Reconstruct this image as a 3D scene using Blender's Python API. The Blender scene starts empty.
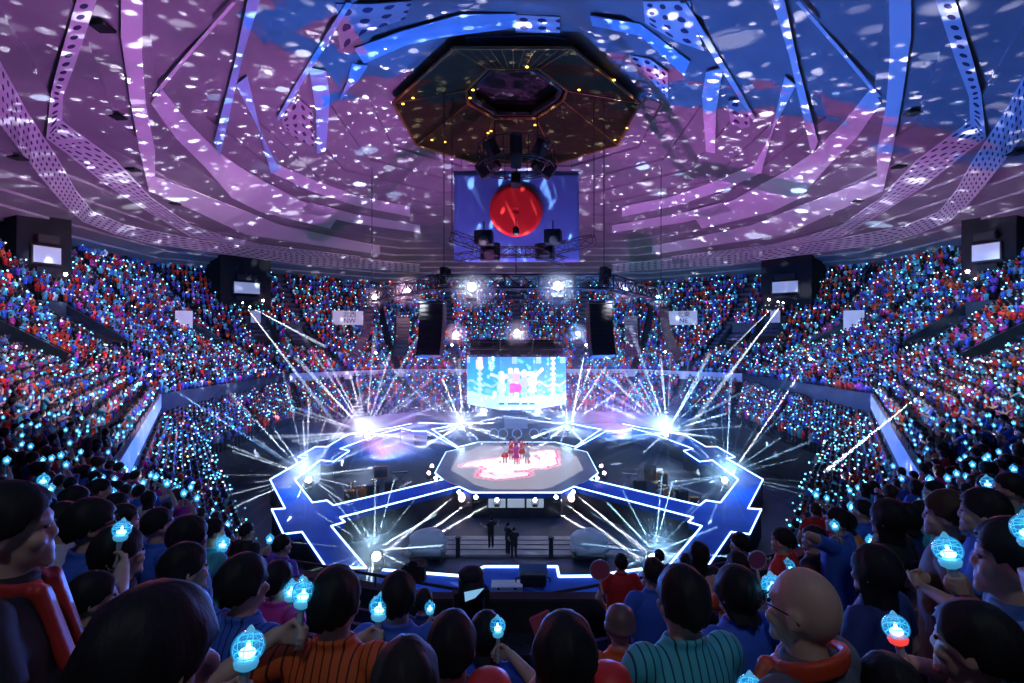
import bpy, bmesh, math, random
import numpy as np
from mathutils import Vector, Matrix, Quaternion
from mathutils.bvhtree import BVHTree
rnd = random.Random(7)
PI = math.pi
SC = bpy.context.scene
COL = SC.collection
R = math.radians

# ---------------------------------------------------------------- camera
CAMZ, F, CX, CY = 11.4, 530.0, 516.0, 341.5
cam = bpy.data.cameras.new('camera')
cam.sensor_width = 36.0
cam.lens = F * 36.0 / 1024.0
cam.shift_x = -(CX - 512.0) / 1024.0
cam.clip_end = 400
cam_ob = bpy.data.objects.new('camera', cam)
COL.objects.link(cam_ob)
cam_ob.location = (0, 0, CAMZ)
cam_ob.rotation_euler = (PI / 2, 0, 0)
SC.camera = cam_ob
SC.view_settings.view_transform = 'Standard'
SC.view_settings.look = 'None'
SC.view_settings.exposure = 0.0
SC.view_settings.gamma = 1.0
SC.view_settings.use_curve_mapping = False
cy = SC.cycles
cy.max_bounces = 4; cy.diffuse_bounces = 2; cy.glossy_bounces = 2; cy.transparent_max_bounces = 12; cy.volume_bounces = 0
cy.sample_clamp_indirect = 1.5
w = bpy.data.worlds.new('world'); SC.world = w
w.use_nodes = True
w.node_tree.nodes['Background'].inputs[0].default_value = (0.01, 0.015, 0.03, 1)
w.node_tree.nodes['Background'].inputs[1].default_value = 0.3

def W(px, py, d):            # where a point of the place stands, seen at depth d
    return Vector(((px - CX) / F * d, d, CAMZ + (CY - py) / F * d))

def WZ(px, py, z):           # point on the level z
    d = F * (z - CAMZ) / (CY - py)
    return Vector(((px - CX) / F * d, d, z))

# ---------------------------------------------------------------- materials
def mat(name, col=(.5, .5, .5), rough=.6, metal=0.0, emit=None, es=1.0, sample=True, spec=.5):
    m = bpy.data.materials.new(name); m.use_nodes = True
    b = m.node_tree.nodes['Principled BSDF']
    b.inputs['Base Color'].default_value = (*col, 1)
    b.inputs['Roughness'].default_value = rough
    b.inputs['Metallic'].default_value = metal
    b.inputs['Specular IOR Level'].default_value = spec
    if emit:
        b.inputs['Emission Color'].default_value = (*emit, 1)
        b.inputs['Emission Strength'].default_value = es
    if not sample:
        m.cycles.emission_sampling = 'NONE'
    return m

def add(m, kind, **kw):
    n = m.node_tree.nodes.new(kind)
    for k, v in kw.items(): setattr(n, k, v)
    return n

def bsdf(m): return m.node_tree.nodes['Principled BSDF']

def noisy(m, c1, c2, scale=4, coord='Object', detail=3, bump=0.0):
    nt = m.node_tree
    tc = add(m, 'ShaderNodeTexCoord'); nz = add(m, 'ShaderNodeTexNoise')
    nz.inputs['Scale'].default_value = scale; nz.inputs['Detail'].default_value = detail
    cr = add(m, 'ShaderNodeValToRGB')
    cr.color_ramp.elements[0].position = .3; cr.color_ramp.elements[1].position = .7
    cr.color_ramp.elements[0].color = (*c1, 1); cr.color_ramp.elements[1].color = (*c2, 1)
    nt.links.new(tc.outputs[coord], nz.inputs['Vector'])
    nt.links.new(nz.outputs['Fac'], cr.inputs['Fac'])
    nt.links.new(cr.outputs['Color'], bsdf(m).inputs['Base Color'])
    if bump:
        bp = add(m, 'ShaderNodeBump'); bp.inputs['Strength'].default_value = bump
        nt.links.new(nz.outputs['Fac'], bp.inputs['Height'])
        nt.links.new(bp.outputs['Normal'], bsdf(m).inputs['Normal'])
    return m

def attr_mat(name, rough=.7, emit=0.0, sample=False):
    m = mat(name, rough=rough)
    a = add(m, 'ShaderNodeVertexColor'); a.layer_name = 'col'
    m.node_tree.links.new(a.outputs['Color'], bsdf(m).inputs['Base Color'])
    if emit:
        m.node_tree.links.new(a.outputs['Color'], bsdf(m).inputs['Emission Color'])
        bsdf(m).inputs['Emission Strength'].default_value = emit
    if not sample: m.cycles.emission_sampling = 'NONE'
    return m

def objcol_mat(name, rough=.75, stripes=False, bump=.25):
    m = mat(name, rough=rough); nt = m.node_tree
    oi = add(m, 'ShaderNodeObjectInfo')
    src = oi.outputs['Color']
    tc = add(m, 'ShaderNodeTexCoord')
    if stripes:
        wv = add(m, 'ShaderNodeTexWave'); wv.bands_direction = 'X'
        wv.inputs['Scale'].default_value = 10; wv.inputs['Distortion'].default_value = .3
        cr = add(m, 'ShaderNodeValToRGB')
        cr.color_ramp.elements[0].position = .05; cr.color_ramp.elements[1].position = .13
        cr.color_ramp.elements[0].color = (.12, .12, .14, 1); cr.color_ramp.elements[1].color = (1, 1, 1, 1)
        mx = add(m, 'ShaderNodeMix', data_type='RGBA', blend_type='MULTIPLY'); mx.inputs[0].default_value = 1
        nt.links.new(tc.outputs['Object'], wv.inputs['Vector'])
        nt.links.new(wv.outputs['Fac'], cr.inputs['Fac'])
        nt.links.new(src, mx.inputs[6]); nt.links.new(cr.outputs['Color'], mx.inputs[7])
        src = mx.outputs[2]
    nt.links.new(src, bsdf(m).inputs['Base Color'])
    nz = add(m, 'ShaderNodeTexNoise'); nz.inputs['Scale'].default_value = 9
    bp = add(m, 'ShaderNodeBump'); bp.inputs['Strength'].default_value = bump; bp.inputs['Distance'].default_value = .03
    nt.links.new(tc.outputs['Object'], nz.inputs['Vector'])
    nt.links.new(nz.outputs['Fac'], bp.inputs['Height'])
    nt.links.new(bp.outputs['Normal'], bsdf(m).inputs['Normal'])
    return m

M = {}
M['black'] = mat('black_metal', (.012, .013, .016), .55)
M['steel'] = mat('truss_steel', (.030, .034, .045), .5, .5)
M['cab'] = noisy(mat('speaker_black', (.01, .011, .013), .7), (.008, .01, .012), (.02, .022, .026), 30)
M['lens_w'] = mat('lamp_lens_white', (1, 1, 1), emit=(.85, .92, 1), es=30, sample=False)
M['lens_p'] = mat('lamp_lens_pink', (1, 1, 1), emit=(1, .62, .72), es=30, sample=False)
M['lens_b'] = mat('lamp_lens_blue', (1, 1, 1), emit=(.25, .7, 1), es=30, sample=False)
M['led'] = mat('led_strip', (.5, .7, 1), emit=(.34, .56, 1), es=4.6, sample=False)
M['white'] = mat('white_board', (.75, .75, .78), .6)
M['ink'] = mat('black_ink', (.01, .01, .01), .6)

# ---------------------------------------------------------------- objects
def tag(o, label=None, cat=None, group=None, kind=None):
    if label: o['label'] = label
    if cat: o['category'] = cat
    if group: o['group'] = group
    if kind: o['kind'] = kind
    return o

def empty(name, loc=(0, 0, 0), rz=0.0, label=None, cat=None, group=None):
    o = bpy.data.objects.new(name, None); COL.objects.link(o)
    o.location = loc; o.rotation_euler = (0, 0, rz); o.empty_display_size = .2
    return tag(o, label, cat, group)

def link(name, me, m=None, parent=None, smooth=False):
    o = bpy.data.objects.new(name, me); COL.objects.link(o)
    if m is not None and not me.materials:
        for q in (m if isinstance(m, (list, tuple)) else [m]): me.materials.append(q)
    if parent is not None: o.parent = parent
    if smooth:
        me.polygons.foreach_set('use_smooth', [True] * len(me.polygons))
    return o

def obj(name, bm, m=None, parent=None, smooth=False, keep=False):
    me = bpy.data.meshes.new(name); bm.to_mesh(me)
    if not keep: bm.free()
    return link(name, me, m, parent, smooth)

def structure(name, bm, m, smooth=False):
    o = obj(name, bm, m, None, smooth); o['kind'] = 'structure'; return o

def copy_tree(o, parent=None):
    c = o.copy(); COL.objects.link(c)
    if parent is not None: c.parent = parent
    for ch in o.children: copy_tree(ch, c)
    return c

BM = bmesh.new
def box(bm, c, s, rot=None, bevel=0.0):
    mtx = Matrix.Translation(Vector(c)) @ (rot.to_4x4() if rot is not None else Matrix.Identity(4)) @ Matrix.Diagonal((*s, 1))
    r = bmesh.ops.create_cube(bm, size=1, matrix=mtx)
    if bevel:
        es = list({e for v in r['verts'] for e in v.link_edges})
        bmesh.ops.bevel(bm, geom=es, offset=bevel, segments=2, affect='EDGES', clamp_overlap=True)
    return r['verts']

def tube(bm, a, b, ra, rb=None, seg=8, caps=True):
    a, b = Vector(a), Vector(b); rb = ra if rb is None else rb
    d = b - a
    if d.length < 1e-6: return
    q = d.to_track_quat('Z', 'Y').to_matrix(); ex, ey = q.col[0], q.col[1]
    lo, hi = [], []
    nv_ = bm.verts.new
    for i in range(seg):
        t = 2 * PI * i / seg; o = ex * math.cos(t) + ey * math.sin(t)
        lo.append(nv_(a + o * ra)); hi.append(nv_(b + o * rb))
    nf = bm.faces.new
    for i in range(seg):
        j = (i + 1) % seg; nf((lo[i], lo[j], hi[j], hi[i]))
    if caps: nf(lo[::-1]); nf(hi)

_SPH = {}
def ball(bm, c, r, u=12, v=8, rot=None):
    s = (r, r, r) if not hasattr(r, '__len__') else r
    c = Vector(c)
    if (u, v) not in _SPH:
        P = [(0, 0, 1)]
        for j in range(1, v):
            th = PI * j / v
            P += [(math.sin(th) * math.cos(2 * PI * i / u), math.sin(th) * math.sin(2 * PI * i / u), math.cos(th)) for i in range(u)]
        P.append((0, 0, -1)); Fs = []
        for i in range(u):
            k = (i + 1) % u
            Fs.append((0, 1 + i, 1 + k)); Fs.append((len(P) - 1, 1 + (v - 2) * u + k, 1 + (v - 2) * u + i))
            for j in range(v - 2):
                Fs.append((1 + j * u + i, 1 + (j + 1) * u + i, 1 + (j + 1) * u + k, 1 + j * u + k))
        _SPH[(u, v)] = (P, Fs)
    P, Fs = _SPH[(u, v)]; nv_ = bm.verts.new
    if rot is None:
        V = [nv_((c.x + x * s[0], c.y + y * s[1], c.z + z * s[2])) for x, y, z in P]
    else:
        V = [nv_(c + rot @ Vector((x * s[0], y * s[1], z * s[2]))) for x, y, z in P]
    nf = bm.faces.new
    for f in Fs: nf([V[i] for i in f])

def lathe(bm, prof, seg=24, mtx=None):
    rings = []
    for r, z in prof:
        rings.append([bm.verts.new((r * math.cos(2 * PI * i / seg), r * math.sin(2 * PI * i / seg), z)) for i in range(seg)])
    for a, b in zip(rings, rings[1:]):
        for i in range(seg):
            j = (i + 1) % seg
            bm.faces.new((a[i], a[j], b[j], b[i]))
    bm.faces.new(list(reversed(rings[0]))); bm.faces.new(rings[-1])
    if mtx is not None:
        bmesh.ops.transform(bm, matrix=mtx, verts=[v for r in rings for v in r])

def prism(bm, pts, z0, z1):
    a = [bm.verts.new((p[0], p[1], z0)) for p in pts]; b = [bm.verts.new((p[0], p[1], z1)) for p in pts]
    n = len(pts)
    for i in range(n):
        j = (i + 1) % n
        bm.faces.new((a[i], a[j], b[j], b[i]))
    bm.faces.new(list(reversed(a))); bm.faces.new(b)

def ladder_truss(bm, a, b, wd=.5, r=.035, bays=None):
    """square box truss between two points: four chords and zigzag lacing"""
    a, b = Vector(a), Vector(b); d = (b - a); L = d.length; d.normalize()
    s = d.cross(Vector((0, 0, 1)))
    s = Vector((1, 0, 0)) if s.length < .1 else s.normalized()
    u = s.cross(d).normalized()
    bays = bays or max(2, int(L / (wd * 1.3)))
    cs = [(s * i + u * j) * wd / 2 for i, j in ((-1, -1), (1, -1), (1, 1), (-1, 1))]
    for c in cs: tube(bm, a + c, b + c, r, seg=5)
    for f in range(4):
        c0, c1 = cs[f], cs[(f + 1) % 4]
        for k in range(bays):
            p, q = a + d * (L * k / bays), a + d * (L * (k + 1) / bays)
            if k % 2: c0, c1 = c0, c1
            tube(bm, p + (c0 if k % 2 else c1), q + (c1 if k % 2 else c0), r * .6, seg=4)
    for k in range(0, bays + 1, 2):
        p = a + d * (L * k / bays)
        for f in range(4): tube(bm, p + cs[f], p + cs[(f + 1) % 4], r * .6, seg=4)

ORD = ['zeroth', 'first', 'second', 'third', 'fourth', 'fifth', 'sixth', 'seventh', 'eighth', 'ninth', 'tenth', 'eleventh',
       'twelfth', 'thirteenth', 'fourteenth', 'fifteenth', 'sixteenth', 'seventeenth', 'eighteenth', 'nineteenth', 'twentieth',
       'twenty-first', 'twenty-second', 'twenty-third', 'twenty-fourth', 'twenty-fifth', 'twenty-sixth', 'twenty-seventh',
       'twenty-eighth', 'twenty-ninth', 'thirtieth'] + [f'thirty-{q}' for q in ('first', 'second', 'third', 'fourth', 'fifth', 'sixth', 'seventh', 'eighth', 'ninth')] + ['fortieth'] + [f'forty-{q}' for q in ('first', 'second', 'third', 'fourth', 'fifth', 'sixth', 'seventh', 'eighth', 'ninth')] + ['fiftieth'] + [f'fifty-{q}' for q in ('first', 'second', 'third', 'fourth', 'fifth', 'sixth', 'seventh', 'eighth', 'ninth')] + ['sixtieth']
# ================================================================ the bowl
half = [(-16, 72), (-26.5, 62), (-25.5, 38), (-11.2, 14.5), (-4.5, 9.4)]
RAIL = [Vector(p) for p in half] + [Vector((0, 7.8))] + [Vector((-x, y)) for x, y in reversed(half)]
NV = len(RAIL)
def side_n(i):
    e = RAIL[(i + 1) % NV] - RAIL[i]; e.normalize()
    return Vector((-e.y, e.x)) * -1.0      # outward for this winding
if (RAIL[0] + side_n(0)).length < RAIL[0].length: pass
def outward_sign():
    c = Vector((0, 41)); mid = (RAIL[0] + RAIL[1]) / 2
    return 1 if side_n(0).dot(mid - c) > 0 else -1
SG = outward_sign()
NRM = [side_n(i) * SG for i in range(NV)]
MIT = []
for i in range(NV):
    n1, n2 = NRM[i - 1], NRM[i]
    MIT.append((n1 + n2) / (1 + n1.dot(n2)))
def ring(t): return [RAIL[i] + MIT[i] * t for i in range(NV)]
PITCH, NROW = .9, 25
FL0 = CAMZ - 4.65
def rise(t): return .38 * t + .0185 * max(0, t - 4) ** 2
def row_z(k): return FL0 + rise(PITCH * k)
def out_t(x, y):
    p = Vector((x, y))
    return max(NRM[i].dot(p - RAIL[i]) for i in range(NV))

m_conc = noisy(mat('dark_concrete', (.015, .018, .03), .8), (.011, .013, .024), (.022, .026, .042), 1.2)
m_wall = noisy(mat('dark_wall', (.03, .035, .05), .8), (.02, .025, .035), (.04, .045, .06), .6)
m_fascia = noisy(mat('fascia_paint', (.012, .025, .04), .8), (.010, .02, .035), (.018, .03, .05), 1.5)
m_par = noisy(mat('parapet_cream', (.62, .56, .58), .6), (.55, .5, .52), (.68, .62, .64), 2)
m_seat = mat('seat_plastic', (.02, .03, .09), .5)

# upper stand: one terrace, stepped tread by tread
bm = BM()
prev = None
for k in range(NROW):
    z = row_z(k)
    for t in ((PITCH * k), (PITCH * (k + 1) - .001)):
        cur = [bm.verts.new((p.x, p.y, z)) for p in ring(t)]
        if prev:
            for i in range(NV):
                j = (i + 1) % NV
                bm.faces.new((prev[i], prev[j], cur[j], cur[i]))
        prev = cur
structure('floor_upper_stand', bm, m_conc)
# fixed seats of each row: one continuous line of backs on the upper stand
bm = BM()
for k in range(NROW):
    z = row_z(k); r0, r1 = ring(PITCH * k + .74), ring(PITCH * k + .80)
    for i in range(NV):
        j = (i + 1) % NV
        if k > 8 and i in (4, 5): continue
        a, b, c, d = r0[i].lerp(r0[j], .03), r0[j].lerp(r0[i], .03), r1[j].lerp(r1[i], .03), r1[i].lerp(r1[j], .03)
        if min(a.y, b.y) < 3 and abs(a.x) < 7: continue
        lo = [bm.verts.new((p.x, p.y, z + .40)) for p in (a, b, c, d)]; hi = [bm.verts.new((p.x, p.y, z + .72)) for p in (a, b, c, d)]
        bm.faces.new(hi); bm.faces.new(lo[::-1])
        for q in range(4): bm.faces.new((lo[q], lo[(q + 1) % 4], hi[(q + 1) % 4], hi[q]))
structure('trim_1', bm, m_seat)

# lower stand between the arena wall and the balcony
halfL = [(-12, 63.5), (-22.5, 54.5), (-22.3, 38), (-8.6, 17.5), (-3.5, 12.6)]
LOW = [Vector(p) for p in halfL] + [Vector((0, 11.3))] + [Vector((-x, y)) for x, y in reversed(halfL)]
LROW = 10
Z1A = 3.0
Z1B = [6.2, 5.6, 4.9, 4.9, 5.2, 5.2, 5.2, 4.9, 4.9, 5.6, 6.2]
def low_ring(u): return [LOW[i].lerp(RAIL[i], u) for i in range(NV)]
def low_z(i, k): return Z1A + (Z1B[i] - Z1A) * k / LROW
bm = BM(); prev = [bm.verts.new((p.x, p.y, 0)) for p in LOW]
for k in range(LROW):
    for u in (k / LROW, (k + 1) / LROW - .001):
        cur = [bm.verts.new((p.x, p.y, low_z(i, k))) for i, p in enumerate(low_ring(u))]
        for i in range(NV):
            j = (i + 1) % NV
            bm.faces.new((prev[i], prev[j], cur[j], cur[i]))
        prev = cur
structure('floor_lower_stand', bm, m_conc)
# fascia of the balcony and its pale parapet, one per side
SIDE = ['north_west', 'west', 'south_west', 'south_by_west', 'south_left', 'south_right', 'south_by_east', 'south_east', 'east', 'north_east', 'north']
for i in range(NV):
    j = (i + 1) % NV
    bm = BM(); a, b = RAIL[i], RAIL[j]; n = NRM[i]
    e = (b - a).normalized()
    pts = [a, b, b + MIT[j] * .18, a + MIT[i] * .18]
    z0 = min(Z1B[i], Z1B[j]) - .6
    prism(bm, pts, z0, CAMZ - 4.55)
    structure('wall_fascia_' + SIDE[i], bm, m_fascia)
    bm = BM()
    pts = [a - MIT[i] * .06, b - MIT[j] * .06, b + MIT[j] * .16, a + MIT[i] * .16]
    pale = i in (0, 2, 7, 9, 10)
    z1 = CAMZ - 3.75
    if i in (3, 4, 5, 6): z1 = CAMZ - 3.95
    prism(bm, pts, CAMZ - (4.75 if pale else 4.55), z1)
    structure('trim_parapet_' + SIDE[i], bm, m_par if pale else m_fascia)
    # tubular rail on top
    bm = BM()
    zt = z1 + .18
    tube(bm, (*(a + MIT[i] * .05), zt), (*(b + MIT[j] * .05), zt), .025, seg=6)
    L = (b - a).length
    for q in range(int(L / 2.2) + 1):
        p = a.lerp(b, q / max(1, int(L / 2.2))) + n * .05
        tube(bm, (p.x, p.y, z1 - .02), (p.x, p.y, zt), .018, seg=5)
    structure('trim_rail_' + SIDE[i], bm, M['steel'])

# outer walls up to the roof
T_OUT = PITCH * NROW + .4
OUT = ring(T_OUT)
APEX, EDGE = CAMZ + 19.5, CAMZ + 10.4
CEN = Vector((0, 41))
for i in range(NV):
    j = (i + 1) % NV
    bm = BM(); prism(bm, [OUT[i], OUT[j], OUT[j] + MIT[j] * .3, OUT[i] + MIT[i] * .3], 0, EDGE + .6)
    structure('wall_' + SIDE[i], bm, m_wall)

# arena floor
m_floor = noisy(mat('arena_floor', (.012, .02, .05), .5), (.008, .014, .036), (.016, .026, .06), .8)
bm = BM(); prism(bm, LOW, -.2, 0.0)
structure('floor', bm, m_floor)
bm = BM(); prism(bm, ring(T_OUT + .2), -.6, -.21)
structure('floor_base', bm, m_conc)

# ================================================================ roof
m_ceil = noisy(mat('ceiling_panels', (.29, .28, .31), .9, spec=.05), (.26, .25, .28), (.32, .31, .34), .25)
NS = 18
def zc(s): return APEX + (EDGE - APEX) * s
bm = BM(); rings = []
for q in range(NS + 1):
    s = q / NS
    for dz in ((0.0,) if q in (0,) else (0.0, -.22) if q < NS else (0.0,)):
        if q == 0:
            rings.append([bm.verts.new((*(CEN + (OUT[i] - CEN) * .004), APEX)) for i in range(NV)])
        else:
            rings.append([bm.verts.new((*(CEN + (OUT[i] - CEN) * s), zc(s) + dz + .2)) for i in range(NV)])
for a, b in zip(rings, rings[1:]):
    for i in range(NV):
        j = (i + 1) % NV
        bm.faces.new((a[i], a[j], b[j], b[i]))
bm.faces.new(rings[0])
# closing edge against the walls
bmesh.ops.recalc_face_normals(bm, faces=bm.faces[:])
structure('ceiling', bm, m_ceil)
bmr = BM(); rr = []
for q in (0.0, 1.02):
    rr.append([bmr.verts.new((*(CEN + (OUT[i] - CEN) * max(q, .001)), zc(q))) for i in range(NV)])
for i in range(NV):
    j = (i + 1) % NV
    bmr.faces.new((rr[0][i], rr[0][j], rr[1][j], rr[1][i]))
bmr.faces.new(rr[0])
ROOF = BVHTree.FromBMesh(bmr); bmr.free()
CAMP = Vector((0, 0, CAMZ))
def on_roof(px, py):
    d = Vector(((px - CX) / F, 1, (CY - py) / F)).normalized()
    h = ROOF.ray_cast(CAMP, d)
    return h[0] if h[0] is not None else CAMP + d * 30

def perf_mat(name, col, sc):
    m = mat(name, col, .6, spec=.25); nt = m.node_tree
    uv = add(m, 'ShaderNodeUVMap'); uv.uv_map = 'uv'
    mp = add(m, 'ShaderNodeMapping'); mp.inputs['Scale'].default_value = (sc, sc, sc)
    fr = add(m, 'ShaderNodeVectorMath', operation='FRACTION')
    sb = add(m, 'ShaderNodeVectorMath', operation='SUBTRACT'); sb.inputs[1].default_value = (.5, .5, 0)
    ln = add(m, 'ShaderNodeVectorMath', operation='LENGTH')
    gt = add(m, 'ShaderNodeMath', operation='GREATER_THAN'); gt.inputs[1].default_value = .24
    mx = add(m, 'ShaderNodeMix', data_type='RGBA')
    mx.inputs[6].default_value = (.05, .04, .12, 1); mx.inputs[7].default_value = (*col, 1)
    L = nt.links.new
    L(uv.outputs[0], mp.inputs[0]); L(mp.outputs[0], fr.inputs[0]); L(fr.outputs[0], sb.inputs[0]); L(sb.outputs[0], ln.inputs[0])
    L(ln.outputs['Value'], gt.inputs[0]); L(gt.outputs[0], mx.inputs[0]); L(mx.outputs[2], bsdf(m).inputs['Base Color'])
    return m
m_strip = mat('ceiling_strip', (.78, .75, .84), .8, spec=.1)
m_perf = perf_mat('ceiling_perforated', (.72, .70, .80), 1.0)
m_blue_light = mat('ceiling_strip_blue_light', (.36, .62, .95), .6, spec=.25)  # blue light falling on these bands is put into their base colour
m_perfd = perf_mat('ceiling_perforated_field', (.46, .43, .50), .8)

def strip(A, B, m, name, drop=.09):
    """a panel band under the roof: A and B are its two edges"""
    def dens(P, n):
        L = [0]
        for p, q in zip(P, P[1:]): L.append(L[-1] + math.dist(p, q))
        o = []
        for k in range(n + 1):
            s = L[-1] * k / n
            for i in range(len(P) - 1):
                if s <= L[i + 1] + 1e-6:
                    f = (s - L[i]) / max(1e-6, L[i + 1] - L[i]); break
            o.append((P[i][0] + (P[i + 1][0] - P[i][0]) * f, P[i][1] + (P[i + 1][1] - P[i][1]) * f))
        return o
    n = 3 * max(len(A), len(B))
    if len(A) == len(B):
        a, b = [], []
        for k in range(len(A) - 1):
            for f in (0, .5):
                a.append((A[k][0] + (A[k + 1][0] - A[k][0]) * f, A[k][1] + (A[k + 1][1] - A[k][1]) * f))
                b.append((B[k][0] + (B[k + 1][0] - B[k][0]) * f, B[k][1] + (B[k + 1][1] - B[k][1]) * f))
        a.append(A[-1]); b.append(B[-1])
    else:
        a, b = dens(A, n), dens(B, n)
    bm = BM(); uvl = bm.loops.layers.uv.new('uv')
    off = Vector((0, 0, -drop)); th = Vector((0, 0, .06))
    pa = [on_roof(*p) + off for p in a]; pb = [on_roof(*p) + off for p in b]
    va = [bm.verts.new(p) for p in pa]; vb = [bm.verts.new(p) for p in pb]
    ta = [bm.verts.new(p + th) for p in pa]; tb = [bm.verts.new(p + th) for p in pb]
    wd = sum((p - q).length for p, q in zip(pa, pb)) / len(pa)
    u = 0
    for i in range(len(va) - 1):
        du = ((pa[i + 1] - pa[i]).length + (pb[i + 1] - pb[i]).length) / 2
        f = bm.faces.new((va[i], va[i + 1], vb[i + 1], vb[i]))
        for l, c in zip(f.loops, ((u, 0), (u + du, 0), (u + du, wd), (u, wd))): l[uvl].uv = c
        u += du
        bm.faces.new((ta[i], tb[i], tb[i + 1], ta[i + 1]))
        bm.faces.new((va[i], ta[i], ta[i + 1], va[i + 1])); bm.faces.new((vb[i], vb[i + 1], tb[i + 1], tb[i]))
    bm.faces.new((va[0], vb[0], tb[0], ta[0])); bm.faces.new((va[-1], ta[-1], tb[-1], vb[-1]))
    bmesh.ops.recalc_face_normals(bm, faces=bm.faces[:])
    return structure(name, bm, m)
STRIPS = [
 ([(-60,-60),(0,60),(26,109),(58,158),(76,190),(93,211),(127,225),(197,239),(300,254),(420,264)], [(-60,20),(0,123),(21,151),(46,183),(67,207),(83,221),(116,234),(148,243),(300,264),(420,272)], 'perf'),
 ([(90,-40),(76,0),(58,63),(51,91),(46,137)], [(110,-40),(96,0),(76,60),(63,95),(62,120)], 'perf'),
 ([(62,120),(116,160),(151,197),(197,229),(260,244),(360,256)], [(46,137),(65,151),(105,183),(148,211),(190,236),(360,264)], 'perf'),
 ([(121,-40),(121,0),(121,35),(130,98),(139,148),(149,190)], [(145,-40),(143,0),(142,53),(146,105),(155,150),(155,176)], 'plain'),
 ([(155,176),(211,197),(281,225),(380,246)], [(149,190),(197,211),(246,234),(380,254)], 'plain'),
 ([(232,0),(190,48),(151,95)], [(236,1),(194,49),(155,96)], 'plain'),
 ([(151,102),(176,137),(204,165),(232,197),(260,211),(330,228)], [(160,86),(190,123),(218,151),(245,170),(300,200),(340,213)], 'plain'),
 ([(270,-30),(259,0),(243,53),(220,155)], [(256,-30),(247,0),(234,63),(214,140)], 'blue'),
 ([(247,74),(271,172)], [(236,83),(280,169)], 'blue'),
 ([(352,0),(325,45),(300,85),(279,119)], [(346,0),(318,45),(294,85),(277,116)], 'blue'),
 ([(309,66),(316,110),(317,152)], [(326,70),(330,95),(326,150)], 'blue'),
 ([(272,172),(310,190),(356,205),(410,216)], [(278,164),(320,182),(360,196),(410,206)], 'plain'),
 ([(300,210),(350,222),(420,232)], [(310,202),(356,214),(420,225)], 'plain'),
]
n_s = 2
for A, B, kind in STRIPS:
    for mir in (0, 1):
        g = (lambda P: [(2 * CX - x, y) for x, y in P]) if mir else (lambda P: P)
        mm = {'perf': m_perf, 'plain': m_strip, 'blue': m_blue_light if not mir else m_strip}[kind]  # western bands carry the painted blue light, their mirror copies stay plain
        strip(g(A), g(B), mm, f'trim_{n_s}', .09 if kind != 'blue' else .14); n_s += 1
# perforated acoustic fields between the bands
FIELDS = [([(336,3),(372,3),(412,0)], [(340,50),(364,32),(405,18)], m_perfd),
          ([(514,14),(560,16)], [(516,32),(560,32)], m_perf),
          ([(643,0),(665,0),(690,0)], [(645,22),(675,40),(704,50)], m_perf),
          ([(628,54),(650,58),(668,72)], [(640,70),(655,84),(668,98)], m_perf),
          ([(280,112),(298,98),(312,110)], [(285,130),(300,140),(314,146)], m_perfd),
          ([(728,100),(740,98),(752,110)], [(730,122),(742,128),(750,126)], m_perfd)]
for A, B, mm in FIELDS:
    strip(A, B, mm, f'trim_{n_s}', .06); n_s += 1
# upper central bands round the lantern, blue light put into their colour
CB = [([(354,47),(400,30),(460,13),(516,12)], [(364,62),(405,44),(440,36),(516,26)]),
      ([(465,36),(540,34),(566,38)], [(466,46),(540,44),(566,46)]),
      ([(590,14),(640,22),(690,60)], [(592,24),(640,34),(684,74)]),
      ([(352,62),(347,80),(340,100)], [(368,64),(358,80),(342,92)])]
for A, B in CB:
    strip(A, B, m_blue_light, f'trim_{n_s}', .10); n_s += 1

# small square vents in the roof
def roof_box(px, py, s, name, label, cat, group=None):
    p = on_roof(px, py)
    bm = BM(); box(bm, (p.x, p.y, p.z - .05), (s, s, .16), bevel=.03)
    e = empty(name, (0, 0, 0)); e.location = (p.x, p.y, p.z - .05)
    o = obj('housing', bm, M['black'], e); o.location = (-p.x, -p.y, -p.z + .05)
    bm = BM()
    for k in range(5): box(bm, (p.x - s * .4 + s * .2 * k, p.y, p.z - .135), (s * .08, s * .8, .03))
    o = obj('grille', bm, M['steel'], e); o.location = (-p.x, -p.y, -p.z + .05)
    return tag(e, label, cat, group)
for px, py, s, wh in [(102, 26, .8, 'nearest the outer perforated band'), (118, 116, .8, 'between the perforated band and plain vertical band'),
                      (133, 169, .8, 'just inside the western ceiling kink'), (175, 203, .8, 'on the lower western ceiling bands'),
                      (913, 112, .8, 'in the dark eastern ceiling bay'), (899, 166, .8, 'beside the eastern perforated kink'),
                      (858, 200, .8, 'on the lower eastern ceiling bands'), (1017, 152, .9, 'outside the eastern perforated band'),
                      (18, 157, .9, 'outside the western perforated band')]:
    roof_box(px, py, s, 'ceiling_vent', 'small black square ceiling vent ' + wh, 'vent', 'black vents in the ceiling')

# ================================================================ stage deck
ZS = CAMZ - 9.8
def S(px, py, z=ZS): 
    v = WZ(px, py, z); return (v.x, v.y)
OL = [(505,418.6),(456,418.7),(420,422),(391,428),(367,431),(348,434.8),(327,447),(315.7,447),(298,457.3),(306,459),(270,479.9),(285,508.9),(271.6,509.8),
      (283.5,534.7),(301.9,532.4),(326.4,568.5),(366.3,568.5),(331.2,526.6),(344.7,522.4),(339.9,517.9),(459,487),(472,493)]
HL = [(340,449),(349.6,451),(333.4,462),(320.5,460.5),(294.8,480),(312.5,503),(327,500.8),(333.4,505.7),(443,479.9),(435,473.4),(446,452.5),(459,449.3),(427,431.5),(414,431.5),(401,428.5),(382,433.5)]
mir = lambda P: [(2 * 516.5 - x, y) for x, y in P]
OUTER = OL + mir(OL)[::-1]
HR = mir(HL)
HB = [(432,429.5),(470,422.5),(563,422.5),(601,429.5),(575,447),(555,442.5),(478,442.5),(458,447.5)]
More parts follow.
